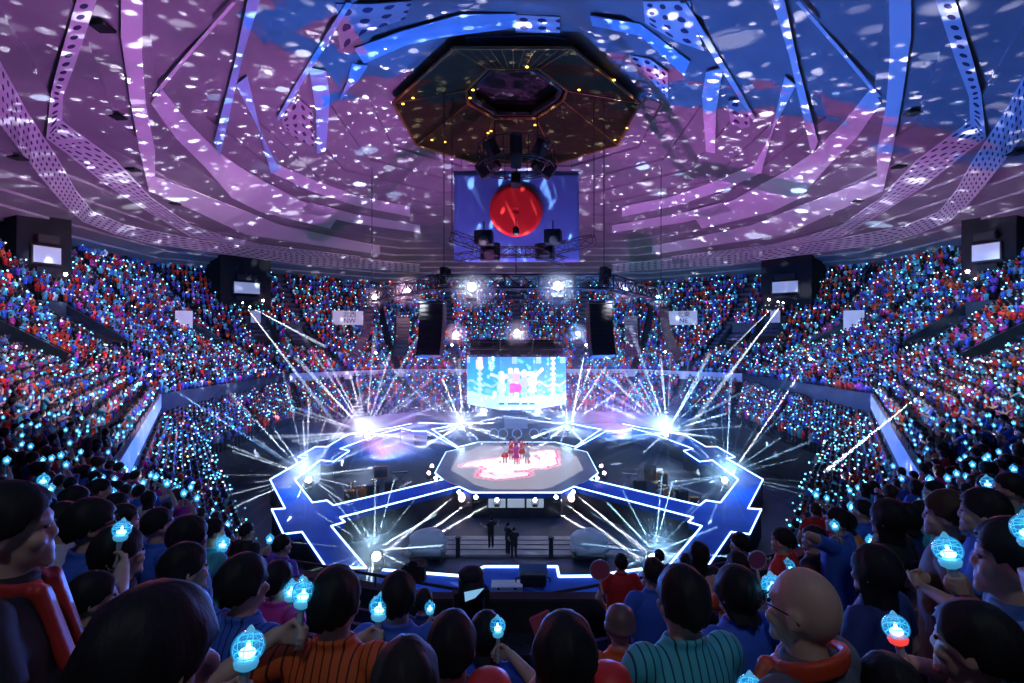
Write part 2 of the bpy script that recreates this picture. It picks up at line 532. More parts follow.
m_deck = noisy(mat('stage_deck_blue', (.008, .08, .5), .75, spec=.2), (.006, .07, .44), (.012, .10, .56), .8)
def loop_edges(bm, P, z):
    vs = [bm.verts.new((*S(*p), z)) for p in P]
    return vs, [bm.edges.new((vs[i], vs[(i + 1) % len(vs)])) for i in range(len(vs))]
bm = BM(); allv = []; es = []
for P in (OUTER, HL, HR, HB):
    v, e = loop_edges(bm, P, ZS); allv.append(v); es += e
bmesh.ops.triangle_fill(bm, use_beauty=True, use_dissolve=False, edges=es)
ex = bmesh.ops.extrude_face_region(bm, geom=bm.faces[:])
bmesh.ops.translate(bm, verts=[v for v in ex['geom'] if isinstance(v, bmesh.types.BMVert)], vec=(0, 0, -.35))
bmesh.ops.recalc_face_normals(bm, faces=bm.faces[:])
stage = empty('stage', (0, 41, 0), label='blue arena stage with zigzag runways outlined in white light lines', cat='stage')
def under(parent, o):
    o.parent = parent; o.location = -parent.location; return o
under(stage, obj('deck', bm, m_deck))
# supporting skirt, set back below the deck edge
bm = BM()
for P, s in ((OUTER, 1), (HL, -1), (HR, -1), (HB, -1)):
    pts = [Vector(S(*p)) for p in P]; n = len(pts)
    c = sum(pts, Vector((0, 0))) / n
    top = [bm.verts.new((p.x, p.y, ZS - .34)) for p in pts]; bot = [bm.verts.new((p.x, p.y, 0.0)) for p in pts]
    for i in range(n):
        j = (i + 1) % n
        bm.faces.new((top[i], top[j], bot[j], bot[i]))
under(stage, obj('skirt', bm, noisy(mat('stage_skirt', (.01, .012, .03), .7), (.008, .01, .02), (.02, .025, .05), 2)))
def led(P, closed=True, r=.043, z=ZS + .03):
    bm = BM(); pts = [(*S(*p), z) for p in P]
    for i in range(len(pts) if closed else len(pts) - 1):
        tube(bm, pts[i], pts[(i + 1) % len(pts)], r, seg=6)
    return under(stage, obj('led_outline', bm, M['led']))
led(OUTER); led(HL); led(HR); led(HB)
# central octagonal platform with a raised light floor
m_grey = noisy(mat('stage_grey', (.42, .42, .46), .35), (.38, .38, .42), (.46, .46, .5), 1)
PLAT = [(459,449.3),(446,452.5),(435,473.4),(443,479.9),(472,493),(561,493),(590,479.9),(598,473.4),(587,452.5),(574,449.3),(555,442.8),(478,442.8)]
bm = BM(); prism(bm, [S(*p) for p in PLAT], ZS + .01, ZS + .06)
bmesh.ops.recalc_face_normals(bm, faces=bm.faces[:])
under(stage, obj('platform', bm, m_grey))
INN = [(451,471),(476,486),(490,490.5),(543,490.5),(557,486),(583,471),(574,455),(553,446.5),(480,446.5),(460,455)]
m_ledfl = attr_mat('light_floor', .4, .9)
bm = BM(); cl = bm.loops.layers.color.new('col')
# painted cell by cell: pale floor, two rows of white lettering with pink outline
LOGO = [  # strokes of the two rows of lettering, in picture columns/rows of the floor
 [(467,466.5),(488,461.5),(512,459)], [(488,467),(494,463),(499,467.5),(491,470)], [(505,461),(505,471)], [(512,462),(518,470)], [(524,458),(524,470)],
 [(529,457),(537,463),(530,468)], [(541,454),(547,462),(541,468)], [(551,452),(551,465)], [(478,466),(500,460),(549,452)],
 [(484,475),(492,478),(484,477)], [(496,472),(503,478)], [(506,472),(514,476),(524,474)], [(486,472),(514,470),(549,464)], [(497,479),(523,476)]]
def seg_d(p, a, b):
    a, b, p = Vector(a), Vector(b), Vector(p); ab = b - a
    t = max(0, min(1, (p - a).dot(ab) / max(1e-9, ab.length_squared)))
    return (p - (a + ab * t)).length
LOGW = [[Vector(S(*p, ZS)) for p in st] for st in LOGO]
bmesh.ops.contextual_create if False else None
poly = [Vector(S(*p)) for p in INN]
def inside(p):
    c = False; n = len(poly)
    for i in range(n):
        a, b = poly[i], poly[i - 1]
        if (a.y > p.y) != (b.y > p.y) and p.x < (b.x - a.x) * (p.y - a.y) / (b.y - a.y) + a.x: c = not c
    return c
cs = .17
xs = [p.x for p in poly]; ys = [p.y for p in poly]
vc = {}
def gv(i, j):
    if (i, j) not in vc: vc[(i, j)] = bm.verts.new((i * cs, j * cs, ZS + .075))
    return vc[(i, j)]
for i in range(int(min(xs) / cs) - 1, int(max(xs) / cs) + 1):
    for j in range(int(min(ys) / cs) - 1, int(max(ys) / cs) + 1):
        p = Vector(((i + .5) * cs, (j + .5) * cs))
        if not inside(p): continue
        f = bm.faces.new((gv(i, j), gv(i + 1, j), gv(i + 1, j + 1), gv(i, j + 1)))
        dd = min(seg_d(p, a, b) for st in LOGW for a, b in zip(st, st[1:]))
        c = (1.3, 1.2, 1.25, 1) if dd < .36 else (.98, .42, .55, 1) if dd < .56 else (.9, .66, .72, 1) if dd < .8 else (.60, .58, .60, 1)
        for l in f.loops: l[cl] = c
under(stage, obj('light_floor', bm, m_ledfl))
# fascia lamps row and prompt screens under the front edge of the platform
zf = ZS - .5
for px in (462, 478, 497, 536, 555, 571):
    p = WZ(px, 497.5, zf)
    bm = BM(); ball(bm, (p.x, p.y - .25, zf), .22, 10, 8); tube(bm, (p.x, p.y - .2, zf), (p.x, p.y + .3, zf), .2, .26, 10)
    under(stage, obj('edge_lamp', bm, mat('edge_lamp_pink', (1, 1, 1), emit=(1, .75, .85), es=3)))
bm = BM()
for px in (497, 516, 535):
    p = WZ(px, 502, zf - .1); box(bm, (p.x, p.y - .1, zf - .15), (1.1, .12, .55), bevel=.02)
under(stage, obj('prompt_screen', bm, mat('prompt_screen', (.5, .6, .7), emit=(.5, .6, .75), es=.5)))
def rel(parent, o):
    o.parent = parent; o.location = -Vector(parent.location); return o
# ================================================================ octagonal lantern under the roof
HZ = CAMZ + 17.0
LAN = [(454,48),(572,48),(640,103),(618,145),(558,163),(477,163),(416,145),(393,103)]
LIN = [(488,68),(539,68),(567,90),(563,100),(536,118),(494,118),(468,103),(466,90)]
lan = empty('ceiling_lantern', (0, 40.5, HZ), label='huge dark octagonal lantern panel with open centre hung under the ceiling', cat='lantern')
m_lan = mat('lantern_slats', (.03, .027, .010), .7, spec=.1); nt = m_lan.node_tree
tc = add(m_lan, 'ShaderNodeTexCoord'); wv = add(m_lan, 'ShaderNodeTexWave'); wv.bands_direction = 'Y'; wv.inputs['Scale'].default_value = 1.1
wv.inputs['Distortion'].default_value = .2
cr = add(m_lan, 'ShaderNodeValToRGB'); cr.color_ramp.elements[0].position = .1; cr.color_ramp.elements[1].position = .3
cr.color_ramp.elements[0].color = (.007, .006, .002, 1); cr.color_ramp.elements[1].color = (.036, .031, .011, 1)
nt.links.new(tc.outputs['Object'], wv.inputs['Vector']); nt.links.new(wv.outputs['Fac'], cr.inputs['Fac']); nt.links.new(cr.outputs['Color'], bsdf(m_lan).inputs['Base Color'])
m_rim = mat('lantern_rim', (.20, .085, .015), .5)
PO = [WZ(px, py, HZ) for px, py in LAN]; PI_ = [WZ(px, py, HZ + .6) for px, py in LIN]
bm = BM()
lo = [bm.verts.new(p) for p in PO]; li = [bm.verts.new(p) for p in PI_]
uo = [bm.verts.new(p.lerp(Vector((0, 40.5, HZ)), .04) + Vector((0, 0, .2))) for p in PO]; ui = [bm.verts.new(p + Vector((0, 0, 1.2))) for p in PI_]
for i in range(8):
    j = (i + 1) % 8
    bm.faces.new((lo[i], lo[j], li[j], li[i])); bm.faces.new((uo[i], ui[i], ui[j], uo[j]))
    bm.faces.new((lo[i], uo[i], uo[j], lo[j])); bm.faces.new((li[i], li[j], ui[j], ui[i]))
bmesh.ops.recalc_face_normals(bm, faces=bm.faces[:])
rel(lan, obj('panel', bm, m_lan))
bm = BM()
for i in range(8):
    j = (i + 1) % 8
    tube(bm, PO[i], PO[j], .10, seg=6)
rel(lan, obj('outer_rim', bm, m_rim))
bm = BM()
for i in range(8):
    j = (i + 1) % 8
    tube(bm, PI_[i], PI_[j], .12, seg=6); tube(bm, PI_[i] + Vector((0, 0, -.05)), PO[i] + Vector((0, 0, -.03)), .05, seg=5)
for k in range(1, 10):
    f = k / 10
    tube(bm, PO[0].lerp(PO[1], f) + Vector((0, 0, -.02)), PI_[0].lerp(PI_[1], f) + Vector((0, 0, -.02)), .03, seg=4)
rel(lan, obj('inner_rim', bm, m_rim))
bm = BM()
tp = [bm.verts.new(p + Vector((0, 0, 1.1))) for p in PI_]; bm.faces.new(tp)
rel(lan, obj('centre_recess', bm, mat('lantern_recess', (.05, .045, .055), .8, spec=.1)))
bm = BM()
for i in range(8):
    j = (i + 1) % 8; tube(bm, PI_[i].lerp(PI_[(i + 4) % 8], .06) + Vector((0, 0, .2)), PI_[j].lerp(PI_[(j + 4) % 8], .06) + Vector((0, 0, .2)), .22, seg=6)
rel(lan, obj('inner_ring', bm, M['black']))
m_amb = mat('amber_lamp', (1, .6, .1), emit=(1, .55, .05), es=6)
for px, py in [(527,67),(413,98),(579,90),(535,125),(488,133),(491,131),(615,140),(627,128),(403,104),(432,140),(445,142),(473,90),(614,80),(470,98)]:
    p = WZ(px, py, HZ - .08)
    bm = BM(); ball(bm, p, (.10, .10, .05), 8, 6); rel(lan, obj('amber_lamp', bm, m_amb))
for k, i in enumerate((0, 1, 2, 5, 6, 7)):
    p = PO[i].lerp(Vector((0, 40.5, HZ)), .08)
    bm = BM(); tube(bm, p + Vector((0, 0, .8)), p + Vector((0, 0, 2.6)), .04, seg=5); rel(lan, obj('hanger', bm, M['steel']))

# ================================================================ ring of loudspeakers under the lantern
rz = CAMZ + 14.6
rng = empty('speaker_ring', (0, 40, rz), label='round catwalk ring under the lantern carrying dark loudspeakers', cat='speaker ring')
bm = BM()
for rad, zz in ((2.9, 0), (2.9, -1.5), (2.4, -1.5)):
    for k in range(20):
        a, b = 2 * PI * k / 20, 2 * PI * (k + 1) / 20
        tube(bm, (rad * math.cos(a), rad * math.sin(a), zz), (rad * math.cos(b), rad * math.sin(b), zz), .05, seg=5)
for k in range(20):
    a = 2 * PI * k / 20
    tube(bm, (2.9 * math.cos(a), 2.9 * math.sin(a), -1.5), (2.9 * math.cos(a), 2.9 * math.sin(a), 0), .03, seg=4)
    tube(bm, (2.9 * math.cos(a), 2.9 * math.sin(a), -1.5), (2.4 * math.cos(a), 2.4 * math.sin(a), -1.5), .03, seg=4)
obj('catwalk', bm, M['black'], rng)
for k in range(8):
    a = 2 * PI * k / 8 + PI / 2
    rot = Matrix.Rotation(a, 3, 'Z') @ Matrix.Rotation(R(35), 3, 'Y')
    c = Vector((2.5 * math.cos(a), 2.5 * math.sin(a), -.6 if k % 2 else -1.7))
    bm = BM(); box(bm, c, (.7, .75, 1.15), rot, .05)
    sp = obj('loudspeaker', bm, M['cab'], rng)
    bm = BM(); box(bm, c + rot @ Vector((.36, 0, 0)), (.03, .62, 1.0), rot); obj('grille', bm, M['black'], sp)
bm = BM()
for x in (-1.6, 1.6):
    tube(bm, (x, 0, 0), (x, 0, 3.0), .04, seg=5); tube(bm, (x, -2.4, 0), (x, 2.4, 0), .05, seg=5)
tube(bm, (-2.9, 0, 0), (2.9, 0, 0), .05, seg=5)
obj('hanger', bm, M['black'], rng)
bm = BM(); box(bm, (0, -.6, -.2), (.9, 1.0, 2.0), None, .05); obj('centre_speaker', bm, M['cab'], rng)

# ================================================================ flag
fd = 48.0
p0, p1 = W(454, 172, fd), W(579, 262, fd)
flag = empty('flag', ((p0.x + p1.x) / 2, fd, p0.z), label='large blue-lit banner flag with a red disc hanging under the lantern', cat='flag')
bm = BM(); nx, nz = 30, 20; g = []
for i in range(nx + 1):
    col_ = []
    for j in range(nz + 1):
        u, v = i / nx, j / nz
        y = .08 * math.sin(u * 17) * v + .05 * math.sin(u * 9 + v * 3)
        col_.append(bm.verts.new(((u - .5) * (p1.x - p0.x), y, -v * (p0.z - p1.z))))
    g.append(col_)
for i in range(nx):
    for j in range(nz): bm.faces.new((g[i][j], g[i][j + 1], g[i + 1][j + 1], g[i + 1][j]))
o = obj('cloth', bm, mat('flag_cloth', (.10, .28, .66), .8), flag, True)  # blue light on the white flag is put into the cloth colour
sm = o.modifiers.new('solid', 'SOLIDIFY'); sm.thickness = .02
bm = BM(); c = W(516, 211, fd); rad = 26.5 / F * fd
rr_ = []
for q in range(7):
    rr_.append([bm.verts.new((c.x - flag.location.x + rad * q / 6 * math.cos(2 * PI * k / 48) if q else c.x - flag.location.x + .001 * math.cos(2 * PI * k / 48), -.19, c.z - flag.location.z + (rad * q / 6 if q else .001) * math.sin(2 * PI * k / 48))) for k in range(48)])
for a, b in zip(rr_, rr_[1:]):
    for k in range(48):
        j = (k + 1) % 48; bm.faces.new((a[k], a[j], b[j], b[k]))
o = obj('red_disc', bm, mat('flag_red', (.80, .03, .02), .7), flag, True)
sm = o.modifiers.new('solid', 'SOLIDIFY'); sm.thickness = .03
bm = BM(); tube(bm, ((p0.x - p1.x) / 2 - .2, 0, .05), ((p1.x - p0.x) / 2 + .2, 0, .05), .06)
for x in (-5, -2.5, 0, 2.5, 5): tube(bm, (x, 0, .05), (x, 0, 3.5), .02, seg=4)
obj('rail', bm, M['steel'], flag)

# ================================================================ trusses
def truss(name, pts, wd, label, cat='truss', r=.04, group=None):
    c = sum((Vector(p) for p in pts), Vector()) / len(pts)
    e = empty(name, c, label=label, cat=cat, group=group)
    for a, b in zip(pts, pts[1:]):
        bm = BM(); ladder_truss(bm, Vector(a) - c, Vector(b) - c, wd, r); obj('truss_segment', bm, M['steel'], e)
    return e
td = 37.0
TA, TB = W(437, 282, td), W(607, 282, td)
main_t = truss('lighting_truss', [W(374, 297, 49), TA, TB, W(662, 296, 49)], .9, 'long dark steel box truss spanning over the stage above the screen', r=.085)
up1 = truss('upper_truss', [W(452, 236, 38), W(497, 252, 40), W(540, 252, 40), W(594, 240, 38)], .7, 'upper bowed truss carrying dark lamps below the red disc')
up2 = truss('upper_truss', [W(456, 258, 43), W(500, 251, 42), W(532, 251, 42), W(566, 262, 43)], .6, 'shorter rear truss tucked under the upper bowed truss')
# dark fixture clusters on the upper truss
def rig_box(px, py, d, s, label):
    p = W(px, py, d)
    e = empty('followspot', p, label=label, cat='spotlight')
    bm = BM(); box(bm, (0, 0, 0), s, Matrix.Rotation(rnd.uniform(-.3, .3), 3, 'Z'), .05); obj('housing', bm, M['cab'], e)
    bm = BM(); tube(bm, (0, -s[1] * .4, -.1), (0, -s[1] * .75, -.35), s[0] * .22, s[0] * .28, 12); obj('barrel', bm, M['black'], e)
    bm = BM(); tube(bm, (0, 0, s[2] * .5), (0, 0, s[2] * .5 + .7), .05, seg=6); box(bm, (0, 0, s[2] * .5 + .05), (s[0] * .7, .1, .08)); obj('clamp', bm, M['steel'], e)
rig_box(484, 238, 38.5, (1.3, 1.0, 1.0), 'dark followspot cabinet on the western half of the upper truss')
rig_box(553, 237, 38.5, (1.2, 1.0, 1.0), 'dark followspot cabinet on the eastern half of the upper truss')
rig_box(490, 252, 40.5, (1.5, 1.0, 1.3), 'lower dark fixture box at the western bend of upper truss')
rig_box(545, 252, 40.5, (1.4, 1.0, 1.2), 'lower dark fixture box at the eastern bend of upper truss')
rig_box(516, 231, 40, (.5, .5, .5), 'small dark spotlight in front of the red disc bottom edge')
for px, py, d, lab in [(444, 276, 37, 'western'), (604, 276, 37, 'eastern')]:
    p = W(px, py, d)
    e = empty('chain_hoist', p, label=f'dark chain motor on the {lab} corner of the long lighting truss', cat='hoist')
    bm = BM(); tube(bm, (0, 0, -.6), (0, 0, .6), .28, .32, 10); box(bm, (.25, 0, .2), (.5, .4, .6), None, .04); obj('motor', bm, M['cab'], e)
    bm = BM()
    for k in range(7): ball(bm, (-.25 + .03 * k, 0, -.2 - .25 * math.sin(k / 6 * PI)), .12, 6, 5)
    obj('chain_bag', bm, M['black'], e)
# steel cables up to the roof
for px, py, d, wh in [(372, 297, 49, 'from the western end of the lighting truss'), (444, 276, 37, 'from the western corner motor of the lighting truss'), (604, 276, 37, 'from the eastern corner motor of the lighting truss'),
                      (661, 296, 49, 'from the eastern end of the lighting truss'), (452, 236, 38, 'from the western tip of the upper truss'), (594, 238, 38, 'from the eastern tip of the upper truss'),
                      (516, 278, 37, 'between the long lighting truss and the upper truss')]:
    p = W(px, py, d)
    top = Vector((p.x, p.y, APEX - .18 * (p.xy - CEN).length - .4)) if px != 516 else Vector((p.x, p.y, W(516, 252, 40).z))
    bm = BM(); tube(bm, p, top, .035, seg=5)
    tag(obj('hoist_cable', bm, M['black']), 'thin dark steel cable rising ' + wh, 'cable', 'cables of the lighting rig')

# ================================================================ line arrays
def line_array(name, px, py, d, w_, h_, n, yaw, bend, label, group=None):
    p = W(px, py, d)
    e = empty(name, p, yaw, label, 'loudspeaker', group)
    ch = h_ / n
    y, z, tilt = 0.0, 0.0, 0.0
    for k in range(n):
        rot = Matrix.Rotation(-tilt, 3, 'X')
        c = Vector((0, y, z)) + rot @ Vector((0, 0, -ch / 2))
        bm = BM(); box(bm, c, (w_, .75, ch * .95), rot, .03); cab = obj('cabinet', bm, M['cab'], e)
        bm = BM(); box(bm, c + rot @ Vector((0, -.38, 0)), (w_ * .86, .03, ch * .7), rot); obj('grille', bm, M['black'], cab)
        s = rot @ Vector((0, 0, -ch)); y += s.y; z += s.z; tilt += bend / n
    bm = BM(); box(bm, (0, 0, .12), (w_ * 1.05, .8, .12), None, .02)
    for s in (-1, 1): tube(bm, (s * w_ * .4, 0, .1), (0, 0, 1.6), .025, seg=5)
    tube(bm, (0, 0, 1.6), (0, 0, 2.2), .03, seg=5)
    obj('fly_bar', bm, M['steel'], e)
line_array('line_array', 433, 304, 37, 1.75, 3.75, 12, R(-14), R(22), 'big black curved line array hanging west of the screen', )
line_array('line_array', 599, 304, 37, 1.75, 3.75, 12, R(14), R(22), 'big black curved line array hanging east of the screen')
line_array('line_array', 369, 309, 47, 1.0, 4.6, 14, R(-75), R(38), 'slender side-on line array over the north-western sign')
line_array('line_array', 664, 309, 47, 1.0, 4.6, 14, R(75), R(38), 'slender side-on line array over the north-eastern sign')
line_array('line_array', 402, 318, 58, 1.5, 4.2, 12, R(-150), R(25), 'grey far line array behind the big western one')
line_array('line_array', 632, 318, 58, 1.5, 4.2, 12, R(150), R(25), 'grey far line array behind the big eastern one')

# ================================================================ screen
sd0, sd1 = 53.0, 50.5
scr = empty('led_screen', (0, 52, W(516, 383, 51).z), label='bright cyan and white video screen hanging at the back of the stage', cat='screen')
m_scr = attr_mat('screen_pixels', .5, .72)
def scr_pt(u, v):     # u -1..1, v 0 (top)..1
    a = abs(u)
    d = sd1 + (sd0 - sd1) * max(0, (a - .33) / .67)
    px = 516.5 + 49.5 * u
    bot = 410 - max(0, (a - .33) / .67) * 6.0
    top = 357
    return W(px, top + (bot - top) * v, d)
def scr_col(u, v):
    sky = Vector((.16, .62, .92)).lerp(Vector((.38, .82, .95)), v)
    c = sky
    h = math.sin(u * 9 + 1) * .02 + math.sin(u * 23) * .012
    if v > .74 + h: c = Vector((.86, .97, 1.0))
    elif v > .52 + h * 2 and v < .56 + h * 2: c = Vector((.75, .95, 1.0))
    elif v > .56 + h and (math.sin(u * 30) + math.sin(v * 40)) > .6: c = Vector((.55, .88, .97))
    if abs(abs(u) - .74) < .035 + .02 * math.sin(v * 60): c = Vector((.88, .98, 1))
    if abs(u + .75) < .07 and abs(v - .15) < .09: c = Vector((.95, 1, 1))
    if v < .12 and math.sin(u * 13 + 2) > .75: c = Vector((.5, .85, .97))
    # five dancers
    for k, (x, hh) in enumerate([(-.30, .30), (-.12, .24), (.0, .24), (.16, .27), (.32, .31)]):
        if (u - x) ** 2 / .0028 + (v - hh - .03) ** 2 / .004 < 1: c = Vector((.95, .97, 1)) if (k % 2) else Vector((1, .96, .94))
        if abs(u - x) < .075 - .02 * math.sin(v * 30 + k) and hh + .07 < v < .66: c = Vector((.90, .95, 1)) if k in (0, 4) else Vector((.62, .80, .98)) if k in (1, 3) else Vector((.95, .75, .85))
        if k == 2 and abs(u - x) < .13 and .5 < v < .68: c = Vector((.98, .38, .58))
        for s in (-.028, .028):
            if abs(u - x - s) < .022 and .66 <= v < .86: c = Vector((.98, .9, .95)) if k == 2 else Vector((.92, .96, 1))
        if .86 <= v < .9 and abs(u - x) < .06: c = Vector((.25, .45, .7))
    for x0, y0, x1, y1 in [(-.36, .38, -.5, .34), (.36, .38, .52, .24), (-.3, .33, -.2, .38), (.28, .3, .14, .36)]:
        if seg_d((u, v), (x0, y0), (x1, y1)) < .03: c = Vector((.97, .97, 1))
    return (*c, 1)
bm = BM(); cl = bm.loops.layers.color.new('col'); nu, nv = 132, 72
g = [[bm.verts.new(scr_pt(-1 + 2 * i / nu, j / nv)) for j in range(nv + 1)] for i in range(nu + 1)]
for i in range(nu):
    for j in range(nv):
        f = bm.faces.new((g[i][j], g[i][j + 1], g[i + 1][j + 1], g[i + 1][j]))
        c = scr_col(-1 + 2 * (i + .5) / nu, (j + .5) / nv)
        for l in f.loops: l[cl] = c
rel(scr, obj('picture', bm, m_scr))
bm = BM()
us = (-1, -.33, .33, 1)
for a, b in zip(us, us[1:]):
    q = [scr_pt(a, -.01), scr_pt(b, -.01), scr_pt(b, 1.01), scr_pt(a, 1.01)]
    f0 = [bm.verts.new(p + Vector((0, .06, 0))) for p in q]; f1 = [bm.verts.new(p + Vector((0, .6, 0))) for p in q]
    bm.faces.new(f0[::-1]); bm.faces.new(f1)
    for k in range(4): bm.faces.new((f0[k], f0[(k + 1) % 4], f1[(k + 1) % 4], f1[k]))
bmesh.ops.recalc_face_normals(bm, faces=bm.faces[:])
rel(scr, obj('housing', bm, M['black']))
bm = BM()
for px in (470, 500, 533, 563):
    a = W(px, 357, 52.6); tube(bm, a, Vector((a.x, a.y, a.z + 5.6)), .04, seg=5)
ladder_truss(bm, W(466, 352, 52.6), W(567, 352, 52.6), .5, .04)
rel(scr, obj('hanging_frame', bm, M['steel']))
# dark header box in front of the far crowd over the screen
bm = BM(); a, b = W(476, 300, 55), W(557, 345, 55)
hd = empty('rear_truss_grid', (0, 55, a.z), label='dark rear grid of truss and drape above the video screen', cat='truss')
bm = BM()
for z in (a.z - .2, (a.z + b.z) / 2, b.z): ladder_truss(bm, (a.x - 1.5, 55, z), (b.x + 1.5, 55, z), .6, .05)
for x in (a.x, (a.x + b.x) / 2, b.x): ladder_truss(bm, (x, 55, b.z), (x, 55, a.z), .6, .05)
rel(hd, obj('grid', bm, M['steel']))
bm = BM(); box(bm, ((a.x + b.x) / 2, 55.6, b.z - .2), (b.x - a.x + 1.2, .2, 1.5), None, .03)
rel(hd, obj('drape', bm, mat('drape_dark', (.006, .012, .035), .9)))
# plinth under the screen
bm = BM(); p = W(516, 418, 60)
e = empty('screen_plinth', (p.x, 60, ZS), label='blue-grey box plinth below the video screen on the rear runway', cat='plinth')
box(bm, (0, 0, .55), (2.6, 1.0, 1.1), None, .04); obj('body', bm, mat('plinth_grey', (.25, .32, .45), .5), e)
bm = BM(); box(bm, (0, 0, 1.13), (2.8, 1.2, .06), None, .02); obj('top', bm, M['white'], e)

# ================================================================ stage lamps and their beams in the haze
m_beam = {}
def beam_mat(dens):
    if dens not in m_beam:
        m = bpy.data.materials.new(f'haze_{dens}'); m.use_nodes = True
        nt = m.node_tree; nt.nodes.clear()
        o = nt.nodes.new('ShaderNodeOutputMaterial'); v = nt.nodes.new('ShaderNodeVolumeScatter')
        v.inputs['Density'].default_value = dens; v.inputs['Anisotropy'].default_value = 0.0
        nt.links.new(v.outputs[0], o.inputs['Volume']); m_beam[dens] = m
    return m_beam[dens]
def glow_mat(dens):
    k = ('glow', dens)
    if k not in m_beam:
        m = bpy.data.materials.new(f'glow_haze_{dens}'); m.use_nodes = True
        nt = m.node_tree; nt.nodes.clear()
        o = nt.nodes.new('ShaderNodeOutputMaterial'); v = nt.nodes.new('ShaderNodeVolumeScatter')
        tc = nt.nodes.new('ShaderNodeTexCoord'); sb = nt.nodes.new('ShaderNodeVectorMath'); sb.operation = 'SUBTRACT'; sb.inputs[1].default_value = (.5, .5, .5)
        ln = nt.nodes.new('ShaderNodeVectorMath'); ln.operation = 'LENGTH'
        mr = nt.nodes.new('ShaderNodeMapRange'); mr.interpolation_type = 'SMOOTHSTEP'; mr.inputs[1].default_value = .05; mr.inputs[2].default_value = .48; mr.inputs[3].default_value = dens; mr.inputs[4].default_value = 0
        nt.links.new(tc.outputs['Generated'], sb.inputs[0]); nt.links.new(sb.outputs[0], ln.inputs[0]); nt.links.new(ln.outputs['Value'], mr.inputs[0]); nt.links.new(mr.outputs[0], v.inputs['Density'])
        nt.links.new(v.outputs[0], o.inputs['Volume']); m_beam[k] = m
    return m_beam[k]
BP, LP = 9.0, 14.0
def beam(parent, org, dr, ln, half_deg, power, color, dens=.1, r0=.06, start=.35, lamp=True):
    """a shaft of lit haze with its own spotlight; positions are world space"""
    dr = Vector(dr).normalized(); h = math.tan(R(half_deg)); pl = Vector(parent.location)
    bm = BM()
    bmesh.ops.create_cone(bm, cap_ends=True, segments=12, radius1=r0, radius2=r0 + ln * h, depth=ln, matrix=Matrix.Translation((0, 0, ln / 2)))
    o = obj('light_beam', bm, beam_mat(dens), parent)
    q = dr.to_track_quat('Z', 'Y'); o.rotation_euler = q.to_euler(); o.location = Vector(org) + dr * start - pl
    if not lamp: return
    l = bpy.data.lights.new('beam_lamp', 'SPOT'); l.energy = power; l.color = color
    l.spot_size = 2 * R(half_deg) * 1.15; l.spot_blend = .25; l.shadow_soft_size = .0
    lo = bpy.data.objects.new('beam_lamp', l); COL.objects.link(lo); lo.parent = parent
    lo.location = Vector(org) + dr * start - pl; lo.rotation_euler = (-dr).to_track_quat('Z', 'Y').to_euler()
def pix_dir(org, px, py, depth_shift):
    """direction from the lamp to a place seen at that picture point, a bit nearer or farther"""
    return W(px, py, org.y + depth_shift) - org
def lamp_head(name, loc, label, cat, lens, size=.3, group=None):
    e = empty(name, loc, label=label, cat=cat, group=group)
    bm = BM(); box(bm, (0, 0, -size * 1.75), (size * 1.6, size * 1.6, size * .5), None, size * .1); obj('base', bm, M['cab'], e)
    bm = BM()
    for s in (-1, 1): box(bm, (s * size * .95, 0, -size * .75), (size * .18, size * .5, size * 1.9), None, size * .05)
    obj('yoke', bm, M['black'], e)
    bm = BM(); ball(bm, (0, size * .25, 0), (size * .85, size * .9, size * .85), 14, 10); obj('head', bm, M['cab'], e)
    bm = BM(); ball(bm, (0, -size * .35, size * .1), (size * .62, size * .5, size * .62), 16, 10); obj('lens', bm, M[lens], e)
    return e
white = (.80, .88, 1.0); bluish = (.45, .72, 1.0)
FANS = [  # px, py, length in picture px, number, colour, name
 (367, 436, 85, 34, (.68, .78, 1), 'on the outer western runway bend, rear lamp'),
 (309, 480, 70, 30, (.62, .78, 1), 'on the western corner of the zigzag runway'),
 (462, 428, 44, 20, (.68, .8, 1), 'at the rear runway, west of the screen'),
 (567, 428, 44, 20, (.5, .74, 1), 'at the rear runway, east of the screen'),
 (666, 435, 85, 34, (.42, .68, 1), 'on the outer eastern runway bend, rear lamp'),
 (724, 480, 70, 30, (.36, .66, 1), 'on the eastern corner of the zigzag runway'),
 (377, 556, 55, 16, (.55, .8, 1), 'near the front end of the western runway leg'),
 (652, 558, 55, 16, (.36, .68, 1), 'near the front end of the eastern runway leg'),
]
fan_obs = []
for px, py, ln, n, colr, wh in FANS:
    org = WZ(px, py, ZS + .62)
    e = lamp_head('stage_lamp', org, 'dazzling multi-beam stage lamp ' + wh, 'stage light', 'lens_w', .30)
    src = org + Vector((0, -.42, .42)); dirs = []
    for k in range(n):
        a = 2 * PI * (k + rnd.uniform(-.35, .35)) / n
        L = ln * rnd.uniform(.5, 1.3)
        if math.sin(a) < -.1: L *= .7
        dx, dz = math.cos(a) * L / F * org.y, math.sin(a) * L / F * org.y
        dy = rnd.uniform(-.35, .35) * abs(dx)
        if dz < -.05:                      # downward beams run out over the floor
            dy = -abs(dz) * 1.2 - .3 * abs(dx); dz *= .25
        d = Vector((dx, dy, dz)); fz = max(1.0, org.y / 41); hf = rnd.uniform(.45, .95) * fz ** 1.5
        beam(e, src, d, max(3.0, d.length * 1.3), hf, 26000 * BP * fz ** 3.2 * rnd.uniform(.15, .85), colr, .18, .012, .02)
    l = bpy.data.lights.new('flood', 'POINT'); l.energy = (420 if py > 470 else 260) if py < 540 else 130; l.color = (colr[0] * .65, colr[1] * .82, 1); l.shadow_soft_size = .25
    lo = bpy.data.objects.new('flood', l); COL.objects.link(lo); lo.parent = e; lo.location = (0, -.7, 1.0)
    # haze ball added around the lamp to give it a bloom
    bm = BM(); ball(bm, (0, -.2, .4), 2.4, 20, 14); obj('glow_haze', bm, glow_mat(.16), e, True)

